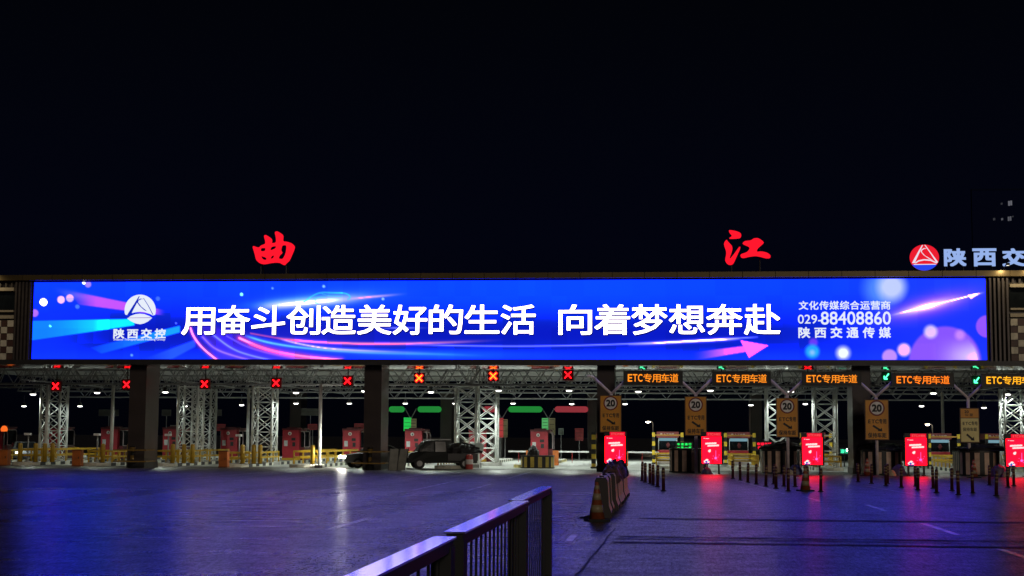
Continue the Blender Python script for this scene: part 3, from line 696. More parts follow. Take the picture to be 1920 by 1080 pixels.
for i, (xa, xb, ya, yb, L) in enumerate(((1169, 1280, 696, 722, 'amber text board between the first and second amber lane signs'), (1335, 1445, 697, 723, 'amber text board between the second and third amber lane signs'), (1503, 1614, 698, 723, 'amber text board in front of the rightmost column'),
                                         (1671, 1787, 700, 725, 'reddish amber text board between the fourth and cream lane signs'), (1839, 1955, 701, 726, 'yellow text board cut by the right edge of the photo'))):
    etc_board(xa, xb, ya, yb, L, AMBY if i == 4 else AMB if i != 3 else emit('deep_amber_led_letters', (1.0, .20, .012), 1.5))
PIPE = mat('pale_pink_grey_pole', (.78, .66, .64), .5, 0)
SIGNINK = mat('sign_black_print', (.015, .013, .012), .5)
def lane_sign(px, top, bot, hw_px, polex, ytop, lab, cream=False, dim=1.):
    p = W(polex, 800, YP); t = thing('lane_sign_post', lab, 'lane sign', (p.x, YP, 0), 0, 'lane signs on Y shaped posts')
    zt = W(polex, ytop, YP).z; zf = zt-1.0
    b = MB(); b.tube((0, .1, 0), (0, .1, zf), .09, n=12); b.build('pole', PIPE, t, True)
    for s in (-1, 1):
        b = MB(); b.path([(0, .1, zf), (s*.95, .1, zt-.12), (s*1.12, .1, zt), (s*1.38, .1, zt+.02)], .08, 8); b.build('arm', PIPE, t, True)
    a, c = W(px-hw_px, bot, YP), W(px+hw_px, top, YP); x0, x1, z0, z1 = a.x-p.x, c.x-p.x, a.z, c.z; cx = (x0+x1)/2; H = z1-z0; Wd = x1-x0
    b = MB(); b.box(x0, x1, -.05, 0, z0, z1); bd = b.build('sign_board', mat('sign_edge', (.10, .045, .012), .5), t)
    if not cream:
        b = MB(); b.box(x0+.05, x1-.05, -.056, -.05, z0+.05, z1-.05); b.build('sign_face', ORANGES, bd)
        r = Wd*.33; zc = z1-H*.215
        b = MB(); b.ydisc(cx, zc, r, -.062, -.056, 28, 0); b.build('red_ring', mat('sign_red_print', (.22, .012, .012), .5), bd)
        b = MB(); b.ydisc(cx, zc, r*.82, -.068, -.062, 28, 0); b.build('white_disc', mat('sign_white_print', (.88, .84, .82), .5), bd)
        b = MB(); text(b, '20', cx-r*.62, cx+r*.62, zc-r*.48, zc+r*.48, -.072, bold=.08, cell=False)
        text(b, 'ETC专用', cx-Wd*.39, cx+Wd*.39, z1-H*.60, z1-H*.475, -.06, bold=.05); text(b, '保持车距', cx-Wd*.39, cx+Wd*.39, z0+H*.055, z0+H*.18, -.06, bold=.045)
        za, zb = z1-H*.645, z0+H*.215; u = Wd*.17
    else:
        b = MB(); b.box(x0+.05, x1-.05, -.056, -.05, z1-H*.28, z1-.05); b.build('sign_face', ORANGES, bd)
        b = MB(); b.box(x0+.05, x1-.05, -.056, -.05, z0+.05, z1-H*.30); b.build('sign_face', CREAMS, bd)
        b = MB(); text(b, '20', cx-Wd*.26, cx-Wd*.04, z1-H*.15, z1-H*.07, -.06, bold=.05, cell=False); text(b, '公里', cx-Wd*.26, cx+Wd*.2, z1-H*.24, z1-H*.16, -.06, bold=.02)
        text(b, 'ETC专用', cx-Wd*.39, cx+Wd*.39, z1-H*.50, z1-H*.385, -.06, bold=.04); text(b, '保持车距', cx-Wd*.37, cx+Wd*.37, z1-H*.67, z1-H*.565, -.06, bold=.03)
        za, zb = z1-H*.76, z0+H*.06; u = Wd*.17
    b.bar((cx-u, -.066, za), (cx+u*.7, -.066, zb+(za-zb)*.22), .012, .11); b.prism([(cx+u*1.25, zb), (cx+u*.1, zb+.02), (cx+u*1.15, zb+(za-zb)*.62)], -.072, -.06)
    b.build('lettering', SIGNINK, bd)
lane_sign(1145, 741, 811, 20.5, 1146, 706, 'amber speed 20 lane sign in front of the column by the red poster')
lane_sign(1304.5, 743, 817, 20.5, 1305, 707, 'amber speed 20 lane sign, free standing left of the second poster')
lane_sign(1476, 746, 820, 20.5, 1477, 708, 'amber speed 20 lane sign left of the third poster and white tower')
lane_sign(1644, 749, 825, 22, 1644, 711, 'amber speed 20 lane sign right of the rightmost column')
lane_sign(1818, 765, 830, 17.5, 1817, 713, 'cream and amber lane sign near the right edge', True)

# ---- red poster boxes
POST = emit('red_poster_light', (9.5, .008, .05), 1.0); PTXT = emit('poster_white', (1, .86, .84), 1.0); PPUR = emit('poster_purple', rgb(190, 110, 230)); PHEAD = emit('red_header_light', (.78, .006, .03), 1.0); PHT = emit('poster_header_text', rgb(255, 90, 90))
PPK = emit('poster_pink', rgb(255, 110, 120)); PBL = emit('poster_blue', rgb(70, 80, 190)); PDR = emit('poster_dark_red', rgb(150, 10, 25))
def mk_poster(t):
    w_, h_ = .60, 1.50; z0 = .58
    b = MB(); b.box(-w_-.06, w_+.10, .02, .30, z0-.06, z0+h_+.27); b.box(w_+.02, w_+.12, -.06, .02, z0-.06, z0+h_+.27); b.build('light_box', BLACK, t)
    for s in (-1, 1):
        b = MB(); b.box(s*.45-.05, s*.45+.05, .06, .22, 0, z0-.06); b.box(s*.45-.07, s*.45+.07, -.15, .45, 0, .06); b.build('leg', GREYD, t)
    b = MB(); b.box(-w_, w_, 0, .02, z0, z0+h_); f = b.build('poster_face', POST, t)
    b = MB(); b.box(-w_+.28, w_, 0, .02, z0+h_+.015, z0+h_+.25); hd = b.build('header_panel', PHEAD, t)
    b = MB(); text(b, 'ETC', -.24, .10, z0+h_+.07, z0+h_+.20, -.006, bold=.04); text(b, '办理处', .12, .55, z0+h_+.07, z0+h_+.20, -.006, bold=.02); b.build('header_lettering', PHT, hd)
    b = MB()
    for (x, z, wd) in ((-.50, 1.60, .08), (-.38, 1.585, .22)): b.box(x, x+wd, -.012, 0, z0+z, z0+z+.03)
    for r_, (xa, xb, z, s) in enumerate(((-.40, .30, 1.22, .025), (-.26, .46, 1.08, .025))):
        nn = 9
        for k in range(nn):
            x = xa+(xb-xa)*k/nn; dz = (x-xa)*s*2
            b.prism([(x, z0+z+dz), (x+.075, z0+z+dz+.004), (x+.085, z0+z+dz+.10+.015*(k % 2)), (x+.012, z0+z+dz+.11)], -.012, 0)
    for dx, dz, r_ in ((-.14, .80, .085), (-.10, .86, .05), (-.30, .17, .12), (-.42, .12, .08), (-.2, .10, .07)): b.ydisc(dx, z0+dz, r_, -.011-.001*r_, 0, 14)
    b.v = [(x, y, z0+(z-z0)*.87) for x, y, z in b.v]; b.build('poster_print', PTXT, f)
    b = MB()
    b.prism([(.24, z0+.34), (.27, z0+.34), (.275, z0+.84), (.25, z0+.84)], -.014, 0); b.ydisc(.25, z0+.35, .085, -.016, 0, 12); b.prism([(.12, z0+.30), (.34, z0+.36), (.32, z0+.40)], -.018, 0)
    for x, z in ((.40, .42), (.46, .55), (.1, .48), (.33, .22), (.05, .3)): b.ydisc(x, z0+z, .022, -.013, 0, 8)
    b.v = [(x, y, z0+(z-z0)*.87) for x, y, z in b.v]; b.build('poster_print', PPUR, f)
    b = MB(); b.ydisc(-.34, z0+.10, .07, -.02, 0, 10); b.ydisc(-.2, z0+.17, .045, -.02, 0, 10); b.box(-.5, -.1, -.019, 0, z0+.0, z0+.04); b.v = [(x, y, z0+(z-z0)*.87) for x, y, z in b.v]; b.build('poster_print', PBL, f)
    b = MB(); b.prism([(.0, z0+.06), (.10, z0+.06), (.12, z0+.22), (.04, z0+.26)], -.013, 0); b.prism([(-.12, z0+.22), (.1, z0+.28), (.1, z0+.31), (-.12, z0+.25)], -.013, 0); b.v = [(x, y, z0+(z-z0)*.87) for x, y, z in b.v]; b.build('poster_print', PDR, f)
YD = 85.3
for i, (xa, xb, yb, lab) in enumerate(((1134.5, 1172, 870, 'red lit poster box behind the end of the barrier row'), (1316.5, 1352.5, 869, 'red lit poster box right of the free standing amber sign'), (1505, 1542, 873.5, 'red lit poster box in front of the white lattice tower'),
                                       (1699, 1738, 880, 'red lit poster box between the rightmost column and the cream sign'), (1888, 1928, 884, 'red lit poster box cut by the right edge of the photo'))):
    q = W((xa+xb)/2, yb, YD); q.z = max(q.z-.58, 0)
    wd = W(xb, yb, YD).x-W(xa, yb, YD).x
    o = inst('poster', mk_poster, 'poster_light_box', lab, 'poster box', (q.x, YD, 0), 0, 'red poster boxes on the lane islands')
    zz = W((xa+xb)/2, yb, YD).z
    o.location.z = max(0, zz-.58) if zz-.58 < .1 else 0
    k = wd/1.2; o.scale = (k, 1, max(zz/.58*1.0, .9) if False else 1)

# ================================================================== ISLANDS, KIOSKS, RAILS (left lanes)
def mk_island(y0, y1, hw, mt):
    def f(t):
        b = MB(); n = 7; o = [(-hw, y1-y0)]
        o += [(-hw*math.cos(math.pi*k/n), .9-.9*math.sin(math.pi*k/n)) for k in range(n+1)]+[(hw, y1-y0)]
        m_ = len(o); b.add([(x, y, 0) for x, y in o]+[(x, y, .2) for x, y in o], [tuple(range(m_-1, -1, -1)), tuple(range(m_, 2*m_))]+[(i, (i+1) % m_, m_+(i+1) % m_, m_+i) for i in range(m_)], 0)
        for i in range(m_): b.m[-1-i] = 0
        b.m[1] = 1; b.build('kerb_block', [mt, CONC], t)
    return f
def mk_kiosk(t):
    b = MB(); b.box(-.62, .62, 0, 2.3, .0, 2.18); b.build('body', RED, t)
    b = MB(); b.box(-.66, .80, -.06, 2.4, 2.18, 2.32); b.box(-.4, .4, .3, 1.6, 2.32, 2.40); b.build('roof', REDD, t)
    b = MB(); b.ydisc(-.08, 1.93, .125, -.02, 0, 20); b.build('round_badge', mat('white_badge', (.7, .7, .68), .5), t)
    b = MB(); b.ydisc(-.08, 1.93, .055, -.03, -.02, 12); b.box(-.11, -.05, -.032, -.02, 1.83, 1.95); b.build('badge_mark', GREYD, t)
    b = MB(); b.box(-.50, -.24, -.015, 0, 1.02, 1.42); b.build('notice', mat('grey_notice', (.55, .58, .58), .5), t)
    b = MB(); b.box(.05, .35, -.03, 0, 1.42, 1.62); b.box(.12, .34, -.03, 0, 1.0, 1.3); b.build('vent', BLACK, t)
    # bay with window on the lane side
    b = MB(); b.box(.62, .95, .35, 2.1, .0, .95); b.build('bay', REDD, t)
    b = MB(); b.box(.63, .90, .45, 2.0, .95, 2.05); wn = b.build('bay_window', GLASS, t)
    b = MB(); pts = [(.93, .42, .95), (.93, .42, 1.85), (.90, .42, 2.02), (.80, .42, 2.1), (.62, .42, 2.1)]; b.path(pts, .03, 6); b.path([(x, 2.03, z) for x, y, z in pts], .03, 6); b.bar((.92, .42, .95), (.92, 2.03, .95), .06); b.bar((.84, .42, 2.08), (.84, 2.03, 2.08), .06); b.build('window_frame', mat('pink_grey_frame', (.52, .42, .42), .4), wn)
    b = MB(); b.box(-.64, .64, -.012, 2.2, .0, .16); b.build('plinth', YEL, t)
YB = 107.5
kpx = [-14, 96, 204, 320, 429, 545, 658, 775, 895, 1011]
kdesc = ['cut by the left edge of the photo', 'below the far left lattice tower', 'just left of the leftmost column', 'just right of the leftmost column', 'between the tower pair and the bright tower', 'right of the bright lattice tower', 'partly hidden by the column with the barricade', 'behind the dark pickup', 'behind the lit lattice tower by the pickup', 'alone in the middle behind a striped cushion']
def mk_rail(t):
    for x in (-.78, .78):
        for z in (.42, .80):
            b = MB(); b.bar((x, 0, z), (x, 12.5, z), .07, .12); b.build('rail', YEL, t)
        for k in range(6): b = MB(); b.bar((x, .05+k*2.48, .0), (x, .05+k*2.48, .86), .09); b.build('rail_post', YEL, t)
    for z in (.42, .80):
        b = MB(); b.bar((-.74, 0, z), (.74, 0, z), .07, .12); b.build('end_rail', YEL, t)
for i, (px, d) in enumerate(zip(kpx, kdesc)):
    X = W(px, 840, YB).x; y0 = 92.3 if i < 9 else 97.5
    inst(('isl', y0), mk_island(y0, 124, .95, KERB if i > 6 else KERBW), 'toll_island', 'kerbed lane island under the red kiosk '+d, 'kerb island', (X, y0, 0), 0, 'kerbed lane islands')
    inst('kiosk', mk_kiosk, 'toll_kiosk', 'red toll kiosk '+d, 'toll kiosk', (X, YB, .2), 0, 'red toll kiosks')
    if i < 9: inst('rail', mk_rail, 'guard_rail', 'yellow guard rail, red kiosk '+d, 'guard rail', (X, 93.6, .2), 0, 'yellow guard rails').scale = (1, (.95, .55, .8, .45, .9, .6, 1., .7, .5)[i], (.95, .85, 1., .9)[i % 4])
def mk_boll(t):
    b = MB(); b.lathe([(.14, 0), (.14, 1.13), (.12, 1.19), (.06, 1.22)], 16); b.build('tube', YEL, t, True)
    b = MB(); b.lathe([(.20, 0), (.20, .03)], 16); b.build('base_flange', GREYD, t)
bol = [(38, 'between the first and second kiosks, left one'), (67, 'right of the pale car at far left'), (84, 'under the far left lattice tower'), (98.5, 'in front of the second kiosk'), (193, 'in front of the third kiosk'), (242, 'at the left edge of the leftmost column'), (324, 'brightly lit in front of the fourth kiosk'), (345, 'left of the tower pair'), (361, 'in front of the tower pair'), (455, 'brightly lit in front of the fifth kiosk'), (476, 'just left of the bright lattice tower'), (488, 'in front of the bright lattice tower'), (586, 'thick yellow between the sixth kiosk and the pale post')]
for px, d in bol:
    y = 92.9; inst('bollard', mk_boll, 'bollard', 'yellow bollard '+d, 'bollard', (W(px, 850, y).x, y, .2), 0, 'yellow bollards on the islands')
def mk_cab(t):
    b = MB(); b.box(-.27, .27, 0, .5, .06, .98); b.build('cabinet', ORG, t); b = MB(); b.box(-.31, .31, -.04, .54, .98, 1.04); b.box(-.29, .29, -.02, .52, 0, .06); b.build('lid_and_base', mat('dark_orange', (.2, .05, .012), .5), t)
    b = MB(); b.box(.12, .16, -.03, 0, .45, .6); b.build('handle', GREYD, t)
for px, d in ((6, 'at the left edge of the photo'), (143, 'between the second and third kiosks'), (418, 'at the end of the rails before the fifth kiosk')):
    inst('cabinet', mk_cab, 'roadside_cabinet', 'orange steel cabinet '+d, 'cabinet', (W(px, 860, 91.3).x, 91.3, 0), 0, 'orange cabinets')
def mk_campole(t):
    b = MB(); b.tube((0, 0, 0), (0, 0, 1.75), .05, n=10); b.build('pole', STEEL, t, True)
    b = MB(); b.box(-.17, .17, -.28, .12, 1.72, 1.86); b.build('camera_head', WHITE, t); b = MB(); b.lathe([(.16, 0), (.06, .25)], 10); b.build('foot', CONC, t)
for px, d in ((52, 'beside the pale car at far left'), (182, 'left of the third kiosk'), (315, 'in front of the fourth kiosk'), (448, 'in front of the fifth kiosk')):
    inst('campole', mk_campole, 'camera_pole', 'grey pole with pale camera head '+d, 'camera pole', (W(px, 850, 94).x, 94, .2), 0, 'camera poles')
def mk_guard(t):
    for x in (-1.0, 1.0):
        for y in (-.5, 1.2):
            b = MB(); b.lathe([(.11, 0), (.11, 1.15), (.17, 1.15), (.17, 1.32), (.10, 1.34)], 12); b.build('guard_post', stripes('dark_band_post', 2, .5, (.30, .17, .02), (.012, .012, .012)), t)
            b = MB(); b.lathe([(.24, 0), (.26, .12), (.24, .3), (.14, .32)], 12); b.build('rubber_foot', TYRE, t)
    for z in (.4, 1.08):
        b = MB(); b.bar((-1, -.5, z), (1, -.5, z), .05, .07); b.bar((-1, 1.2, z), (1, 1.2, z), .05, .07); b.bar((-1, -.5, z), (-1, 1.2, z), .05, .07); b.bar((1, -.5, z), (1, 1.2, z), .05, .07); b.build('guard_rail', mat('dull_yellow_rail', (.26, .15, .02), .5), t)
inst('guard', mk_guard, 'column_guard', 'dark black and yellow guard frame around the leftmost column', 'guard frame', (-31.75, 88.0, 0), 0, 'guard frames around the columns')
inst('guard', None, '', 'dark black and yellow guard frame around the column left of the pickup', 'guard frame', (-17.2, 88.0, 0), 0, 'guard frames around the columns')
def mk_board(t):
    b = MB(); b.add([(-.25, 0, 0), (.25, 0, 0), (.25, .55, 1.25), (-.25, .55, 1.25), (-.25, .06, 0), (.25, .06, 0), (.25, .61, 1.25), (-.25, .61, 1.25)], [(0, 1, 2, 3), (7, 6, 5, 4), (0, 4, 5, 1), (3, 2, 6, 7), (0, 3, 7, 4), (1, 5, 6, 2)]); b.build('panel', mat('grey_board', (.26, .26, .23), .6), t)
    b = MB(); b.bar((-.27, .0, .0), (-.27, .56, 1.27), .04); b.bar((.27, 0, 0), (.27, .56, 1.27), .04); b.build('edge_strip', GREYD, t)
tb = inst('board', mk_board, 'leaning_board', 'grey board leaning at the right foot of the barricaded column', 'board', (W(737, 870, 88).x, 87.9, 0), 0)
inst('board', None, '', 'narrow grey board leaning closest to the dark pickup', 'board', (W(746, 870, 88).x, 88.9, 0), -.25)
# centre striped cushion, black-yellow pole, barrier arms
YST = mat('cushion_yellow', (.52, .38, .06), .5); PST = mat('cushion_dull_pink', (.66, .46, .34), .5); RST = mat('cushion_maroon', (.10, .03, .035), .5)
def mk_cushion(hw, ln, h, mats, ns=13):
    def f(t):
        b = MB(); prev = None; k = 0
        pts = [(-hw, ln)]+[(-hw*math.cos(math.pi*i/ns), hw*.75*(1-math.sin(math.pi*i/ns))) for i in range(ns+1)]+[(hw, ln)]
        dense = [pts[0]]
        for a, c in zip(pts, pts[1:]):
            n = max(1, int(math.hypot(c[0]-a[0], c[1]-a[1])/.24))
            for j in range(1, n+1): dense.append((a[0]+(c[0]-a[0])*j/n, a[1]+(c[1]-a[1])*j/n))
        for i, (a, c) in enumerate(zip(dense, dense[1:])):
            b.add([(a[0], a[1], .05), (c[0], c[1], .05), (c[0], c[1], h), (a[0], a[1], h)], [(0, 1, 2, 3)], i % 2)
        n = len(dense); b.add([(x, y, h) for x, y in dense], [tuple(range(n))], 1)
        b.build('striped_shell', mats, t)
        b = MB(); b.add([(x*1.03, y-.02, z) for z in (0, .07) for x, y in dense], [tuple(range(n, 2*n))]+[(i, i+1, n+i+1, n+i) for i in range(n-1)]); b.build('base_skirt', BLACK, t)
        b = MB(); b.add([(x*1.02, y-.015, z) for z in (h-.09, h+.015) for x, y in dense], [tuple(range(n, 2*n))]+[(i, i+1, n+i+1, n+i) for i in range(n-1)]); b.build('top_rim', GREYD, t)
    return f
def lump(x, y, z, sx, sy, sz, seed, n=14, m_=7, jag=.22):
    r = random.Random(seed); b = MB(); vs = []
    for j in range(m_+1):
        a = math.pi/2*j/m_
        for i in range(n):
            q = 2*math.pi*i/n; k = 1+r.uniform(-jag, jag); vs.append((x+sx*math.cos(a)*math.cos(q)*k, y+sy*math.cos(a)*math.sin(q)*k, z+sz*math.sin(a)*(1+r.uniform(-jag, jag))))
    fs = [(j*n+i, j*n+(i+1) % n, (j+1)*n+(i+1) % n, (j+1)*n+i) for j in range(m_) for i in range(n)]; b.add(vs, fs); return b
X = W(1005, 860, 95.5).x
t = inst('ccushion', mk_cushion(1.05, 1.6, .82, [YST, BLACK]), 'crash_cushion', 'yellow and black striped crash cushion before the lone middle kiosk', 'crash cushion', (X, 95.6, 0))
lump(0, 0, 0, .40, .40, .62, 3, jag=.08).build('tarp_bundle', TARP).name = 'tarp_bundle'
o = bpy.data.objects['tarp_bundle']; o.location = (W(1000, 850, 96.5).x, 96.5, .82); tag(o, 'round black bundle on top of the yellow striped cushion', 'bundle')
def mk_bandpole(t):
    b = MB(); b.box(-.14, .14, 0, .28, 0, 2.35); b.build('banded_shaft', BANDS, t); b = MB(); b.box(-.2, .2, -.06, .34, 0, .12); b.build('foot', GREYD, t)
    b = MB(); b.box(.16, .46, .02, .2, 1.95, 2.25); b.build('sensor_box', mat('dull_red_box', (.35, .12, .08), .5), t)
inst('bandpole', mk_bandpole, 'banded_pole', 'black and yellow banded pole left of the first poster', 'banded pole', (W(1113, 860, 97).x, 97, 0))
def mk_gate(ln):
    def f(t):
        b = MB(); b.box(-.2, .2, -.15, .2, 0, 1.05); b.build('gate_box', ORG, t); b = MB(); b.bar((-.1, 0, .97), (ln, -.05, .97), .06, .11); b.build('arm', WHITE, t)
        b = MB(); b.bar((ln*.5, -.05, .92), (ln*.5, -.05, .2), .03, .05); b.build('arm_fringe', mat('red_tape', (.5, .03, .03), .5), t)
    return f
for pa, pb, py, d in ((992, 953, 845, 'left of the lone middle kiosk'), (1042, 1104, 848, 'right of the lone middle kiosk'), (1172, 1236, 847, 'across the lane right of the first poster')):
    y = 106; a, c = W(pa, py, y), W(pb, py, y); L = abs(c.x-a.x)
    o = inst(('gate', round(L, 1)), mk_gate(L), 'barrier_gate', 'white barrier arm '+d, 'barrier gate', (a.x, y, max(0, a.z-.97)), 0 if c.x > a.x else math.pi, 'white barrier arms')
    o.location.z = 0
# truncated tops of things on the right
def mk_rkiosk(t):
    b = MB(); b.box(-.68, .68, 0, 2.2, 0, .95); b.build('lower_body', mat('pinkish_white_panel', (.40, .34, .30), .5), t)
    b = MB(); b.box(-.69, .69, -.012, 2.21, .72, .94); b.build('red_band', RED, t)
    b = MB(); b.box(-.62, .62, .05, 2.1, .95, 1.75); w_ = b.build('front_window', GLASS, t)
    b = MB(); b.box(-.62, .62, -.005, .05, 1.58, 1.78); b.build('lit_window_top', emit('lit_booth_window', (.16, .30, .36), 1.), w_)
    b = MB(); b.box(-.05, .12, .02, .05, 1.1, 1.45); b.prism([(0.03, 1.5), (-.12, 1.3), (.03, 1.1), (.18, 1.3)], .0, .05); b.build('red_ornament', REDD, w_)
    b = MB()
    for x in (-.66, .62): b.box(x, x+.05, -.01, .06, .95, 1.8)
    b.build('window_frame', mat('pale_frame', (.6, .62, .62), .4), w_)
    b = MB(); b.box(-.78, .78, -.2, 2.4, 1.8, 2.22); r_ = b.build('roof_beam', mat('maroon_roof_beam', (.26, .045, .05), .5), t)
    b = MB(); text(b, '人工收费', -.3, .45, 1.96, 2.12, -.205, bold=.02); b.ydisc(-.45, 2.04, .08, -.215, -.2, 12); b.build('lettering', mat('pale_print', (.55, .5, .48), .5), r_)
def mk_frame(t):
    for x in (-.98, .98):
        b = MB(); b.box(x-.10, x+.10, 0, .2, 0, 2.16); b.build('banded_post', BANDS, t)
    b = MB(); b.bar((-.88, .1, 1.98), (.88, .1, 1.98), .1, .1); b.build('crossbar', mat('amber_bar', (.45, .22, .03), .5), t)
    b = MB(); b.bar((-.88, .1, .42), (.88, .1, .42), .07, .12); b.bar((-.88, .1, .72), (.88, .1, .72), .07, .1); b.build('low_rail', YEL, t)
    b = MB(); b.box(-.14-.98, .14-.98, -.05, .25, 0, .1); b.box(.98-.14, .98+.14, -.05, .25, 0, .1); b.build('foot', GREYD, t)
for i, (px, d) in enumerate(((1252, 'between the free standing amber sign and the gate'), (1385, 'just right of the second poster'), (1762, 'just right of the fourth poster'), (1868, 'left of the rightmost poster'), (1526, 'mostly hidden behind the third poster'))):
    X = W(px, 840, 106).x
    inst(('isl2'), mk_island(96, 124, .95, KERBW), 'toll_island', 'kerbed lane island under the booth '+d, 'kerb island', (X, 96, 0), 0, 'kerbed lane islands')
    inst('rkiosk', mk_rkiosk, 'toll_booth', 'windowed maroon roofed toll booth '+d, 'toll booth', (X, 106, .2), 0, 'windowed toll booths')
    inst('frame', mk_frame, 'guard_portal', 'black and yellow guard portal, booth '+d, 'guard portal', (X, 104.3, .2), 0, 'black and yellow guard portals')
    inst('rail', None, '', 'yellow guard rail, booth '+d, 'guard rail', (X, 97.0, .2), 0, 'yellow guard rails').scale = (1, .55, .85)
cm = [PST, BLACK]
for i, (px, y, d) in enumerate(((1292, 88.2, 'behind the free standing amber sign'), (1468, 87.6, 'left of the third poster under a black cover'), (1658, 86.8, 'left of the fourth poster by the column'), (1842, 86.2, 'left of the rightmost poster under a black cover'))):
    X = W(px, 880, y).x
    t = inst('rcushion', mk_cushion(1.12, 2.6, 1.38, cm, 13), 'crash_cushion', 'dull striped crash cushion '+d, 'crash cushion', (X, y, 0), 0, 'striped crash cushions on the right')
    if i:
        o = lump(0, 0, 0, 1.22, 1.5, .42, 20+i, 20, 7, .16).build('tarp_cover', TARP); o.location = (X+.15, y+1.4, 1.38); o.rotation_euler[2] = .4*i
        tag(o, 'black tarpaulin heaped on the striped crash cushion '+d.replace(' under a black cover', ''), 'tarpaulin', 'black covers on the cushions')
BAG = [mat('blue_grey_bag', (.06, .06, .13), .5, 0, .4, 6., .6), mat('cream_bag', (.42, .36, .22), .6, 0, .3, 6., .4), mat('purple_bag', (.09, .06, .14), .5, 0, .4, 6., .6)]
for k, (px, py, y, s, mi, d) in enumerate(((1492, 872, 86.2, .42, 0, 'blue grey sack at the left foot of the third poster'), (1482, 885, 85.8, .20, 1, 'small cream sack near the third poster'), (1672, 880, 85.0, .24, 1, 'small cream sack before the cushion by the rightmost column'), (1684, 875, 85.6, .45, 2, 'purplish sack left of the fourth poster'), (1872, 880, 84.6, .5, 2, 'purplish sack left of the rightmost poster'), (1886, 888, 84.0, .22, 1, 'small cream sack at the foot of the rightmost poster'), (1325, 877, 85.2, .3, 0, 'blue sack below the second poster'))):
    o = lump(0, 0, 0, s, s*.8, s*1.3, 40+k, 14, 7, .12).build('sack', BAG[mi], None, True); o.location = (W(px, py, y).x, y, 0); tag(o, d, 'sack', 'sacks by the crash cushions')
t = thing('flood_lamp', 'small floodlight low on the left side of the rightmost column', 'floodlight', (10.9, 88.9, 1.35))
b = MB(); b.box(-.12, .0, -.14, .14, -.08, .12); b.build('lamp_case', GREYD, t); b = MB(); b.box(-.135, -.12, -.1, .1, -.05, .09); b.build('glowing_lens', emit('flood_lens', (1, .92, .8), 60.), t)
p = W(8, 803, 100); t = thing('beacon_lamp', 'orange lit beacon on a short mast at the far left edge', 'beacon', (p.x, 100, 0))
b = MB(); b.tube((0, 0, .2), (0, 0, p.z-.2), .05, n=8); b.build('mast', GREYD, t); b = MB(); b.lathe([(.20, -.22), (.24, -.05), (.16, .12), (.05, .18)], 14, o=(0, 0, p.z)); b.build('glowing_dome', emit('orange_beacon', (1, .16, .02), 1.), t)
# small LED text signs
def led_sign(px, py, y, wpx, hpx, rows, mm, lab):
    p = W(px, py, y); hw = wpx/2*y/FPX; hh = hpx/2*y/FPX
    t = thing('lane_status_sign', lab, 'LED sign', (p.x, y, 0))
    b = MB(); b.box(-hw-.06, hw+.06, 0, .15, p.z-hh-.06, p.z+hh+.06); b.build('housing', BLACK, t)
    b = MB(); b.tube((0, .08, 0), (0, .08, p.z-hh-.05), .05, n=8); b.build('pole', GREYD, t)
    b = MB(); nr = len(rows)
    for r_, s in enumerate(rows):
        za = p.z+hh-2*hh*(r_+1)/nr; text(b, s, -hw, hw, za+.03, za+2*hh/nr-.03, -.01, bold=.06)
    b.build('lettering', mm, t)
led_sign(1283, 836, 100, 28, 12, ['车道通行', '一车一杆'], emit('green_sign_led', (.02, .9, .12), 1.4), 'small green LED text sign right of the first windowed booth')
led_sign(1433, 836, 98, 27, 14, ['车道关闭', '请绕行'], emit('red_sign_led', (1, .01, .04), 1.6), 'small red LED text sign left of the third amber sign')
led_sign(1583, 846, 110, 14, 9, ['通行'], emit('teal_sign_led', (.05, .9, .45), 1.4), 'tiny teal LED sign left of the rightmost column')
led_sign(1846, 852, 98, 16, 8, ['通行'], emit('green_sign_led', (.02, .9, .12), 1.4), 'tiny green LED sign by the booth near the right edge')
# far side: Y posts with long pill panels, notice boards
GP = mat('green_back_panel', (.03, .35, .07), .5); RP = mat('red_back_panel', (.42, .05, .06), .5); GL = emit('green_light_on_panel', (.015, .22, .035), 1.); RL = emit('red_light_on_panel', (.26, .03, .04), 1.); CR_ = mat('cream_notice', (.36, .30, .16), .5)  # GL and RL emit the signal light that falls on the panels
YF = 138.
for k, (px, xl, xr, ml, mr, d) in enumerate(((770, None, (783, 828), None, GL, 'behind the pickup kiosk'), (941, (905, 932), (953, 1017), RL, GL, 'left of the lone middle kiosk'), (1028, None, (1040, 1103), None, RL, 'right of the lone middle kiosk'), (720, None, (729, 759), None, GL, 'beside the column with the barricade'))):
    p = W(px, 800, YF); t = thing('overhead_panel_post', 'far Y shaped post with long signal-lit panel '+d, 'panel post', (p.x, YF, 0), 0, 'far overhead panel posts')
    zt = W(px, 766, YF).z; zf = zt-.95
    b = MB(); b.tube((0, 0, 0), (0, 0, zf), .07, n=8); b.build('pole', STEEL, t)
    for s in (-1, 1):
        b = MB(); b.path([(0, 0, zf), (s*.55, 0, zt)], .05, 6); b.build('arm', STEEL, t)
    for rg, mm in ((xl, ml), (xr, mr)):
        if not rg: continue
        a, c = W(rg[0], 773, YF), W(rg[1], 762, YF); r_ = (c.z-a.z)/2; x0, x1 = a.x-p.x, c.x-p.x; zc = (a.z+c.z)/2
        pl = [(x1-r_+r_*math.sin(math.pi*i/8), zc-r_*math.cos(math.pi*i/8)) for i in range(9)]+[(x0+r_-r_*math.sin(math.pi*i/8), zc+r_*math.cos(math.pi*i/8)) for i in range(9)]
        b = MB(); b.prism(pl, -.06, .06); b.build('long_panel', mm, t)
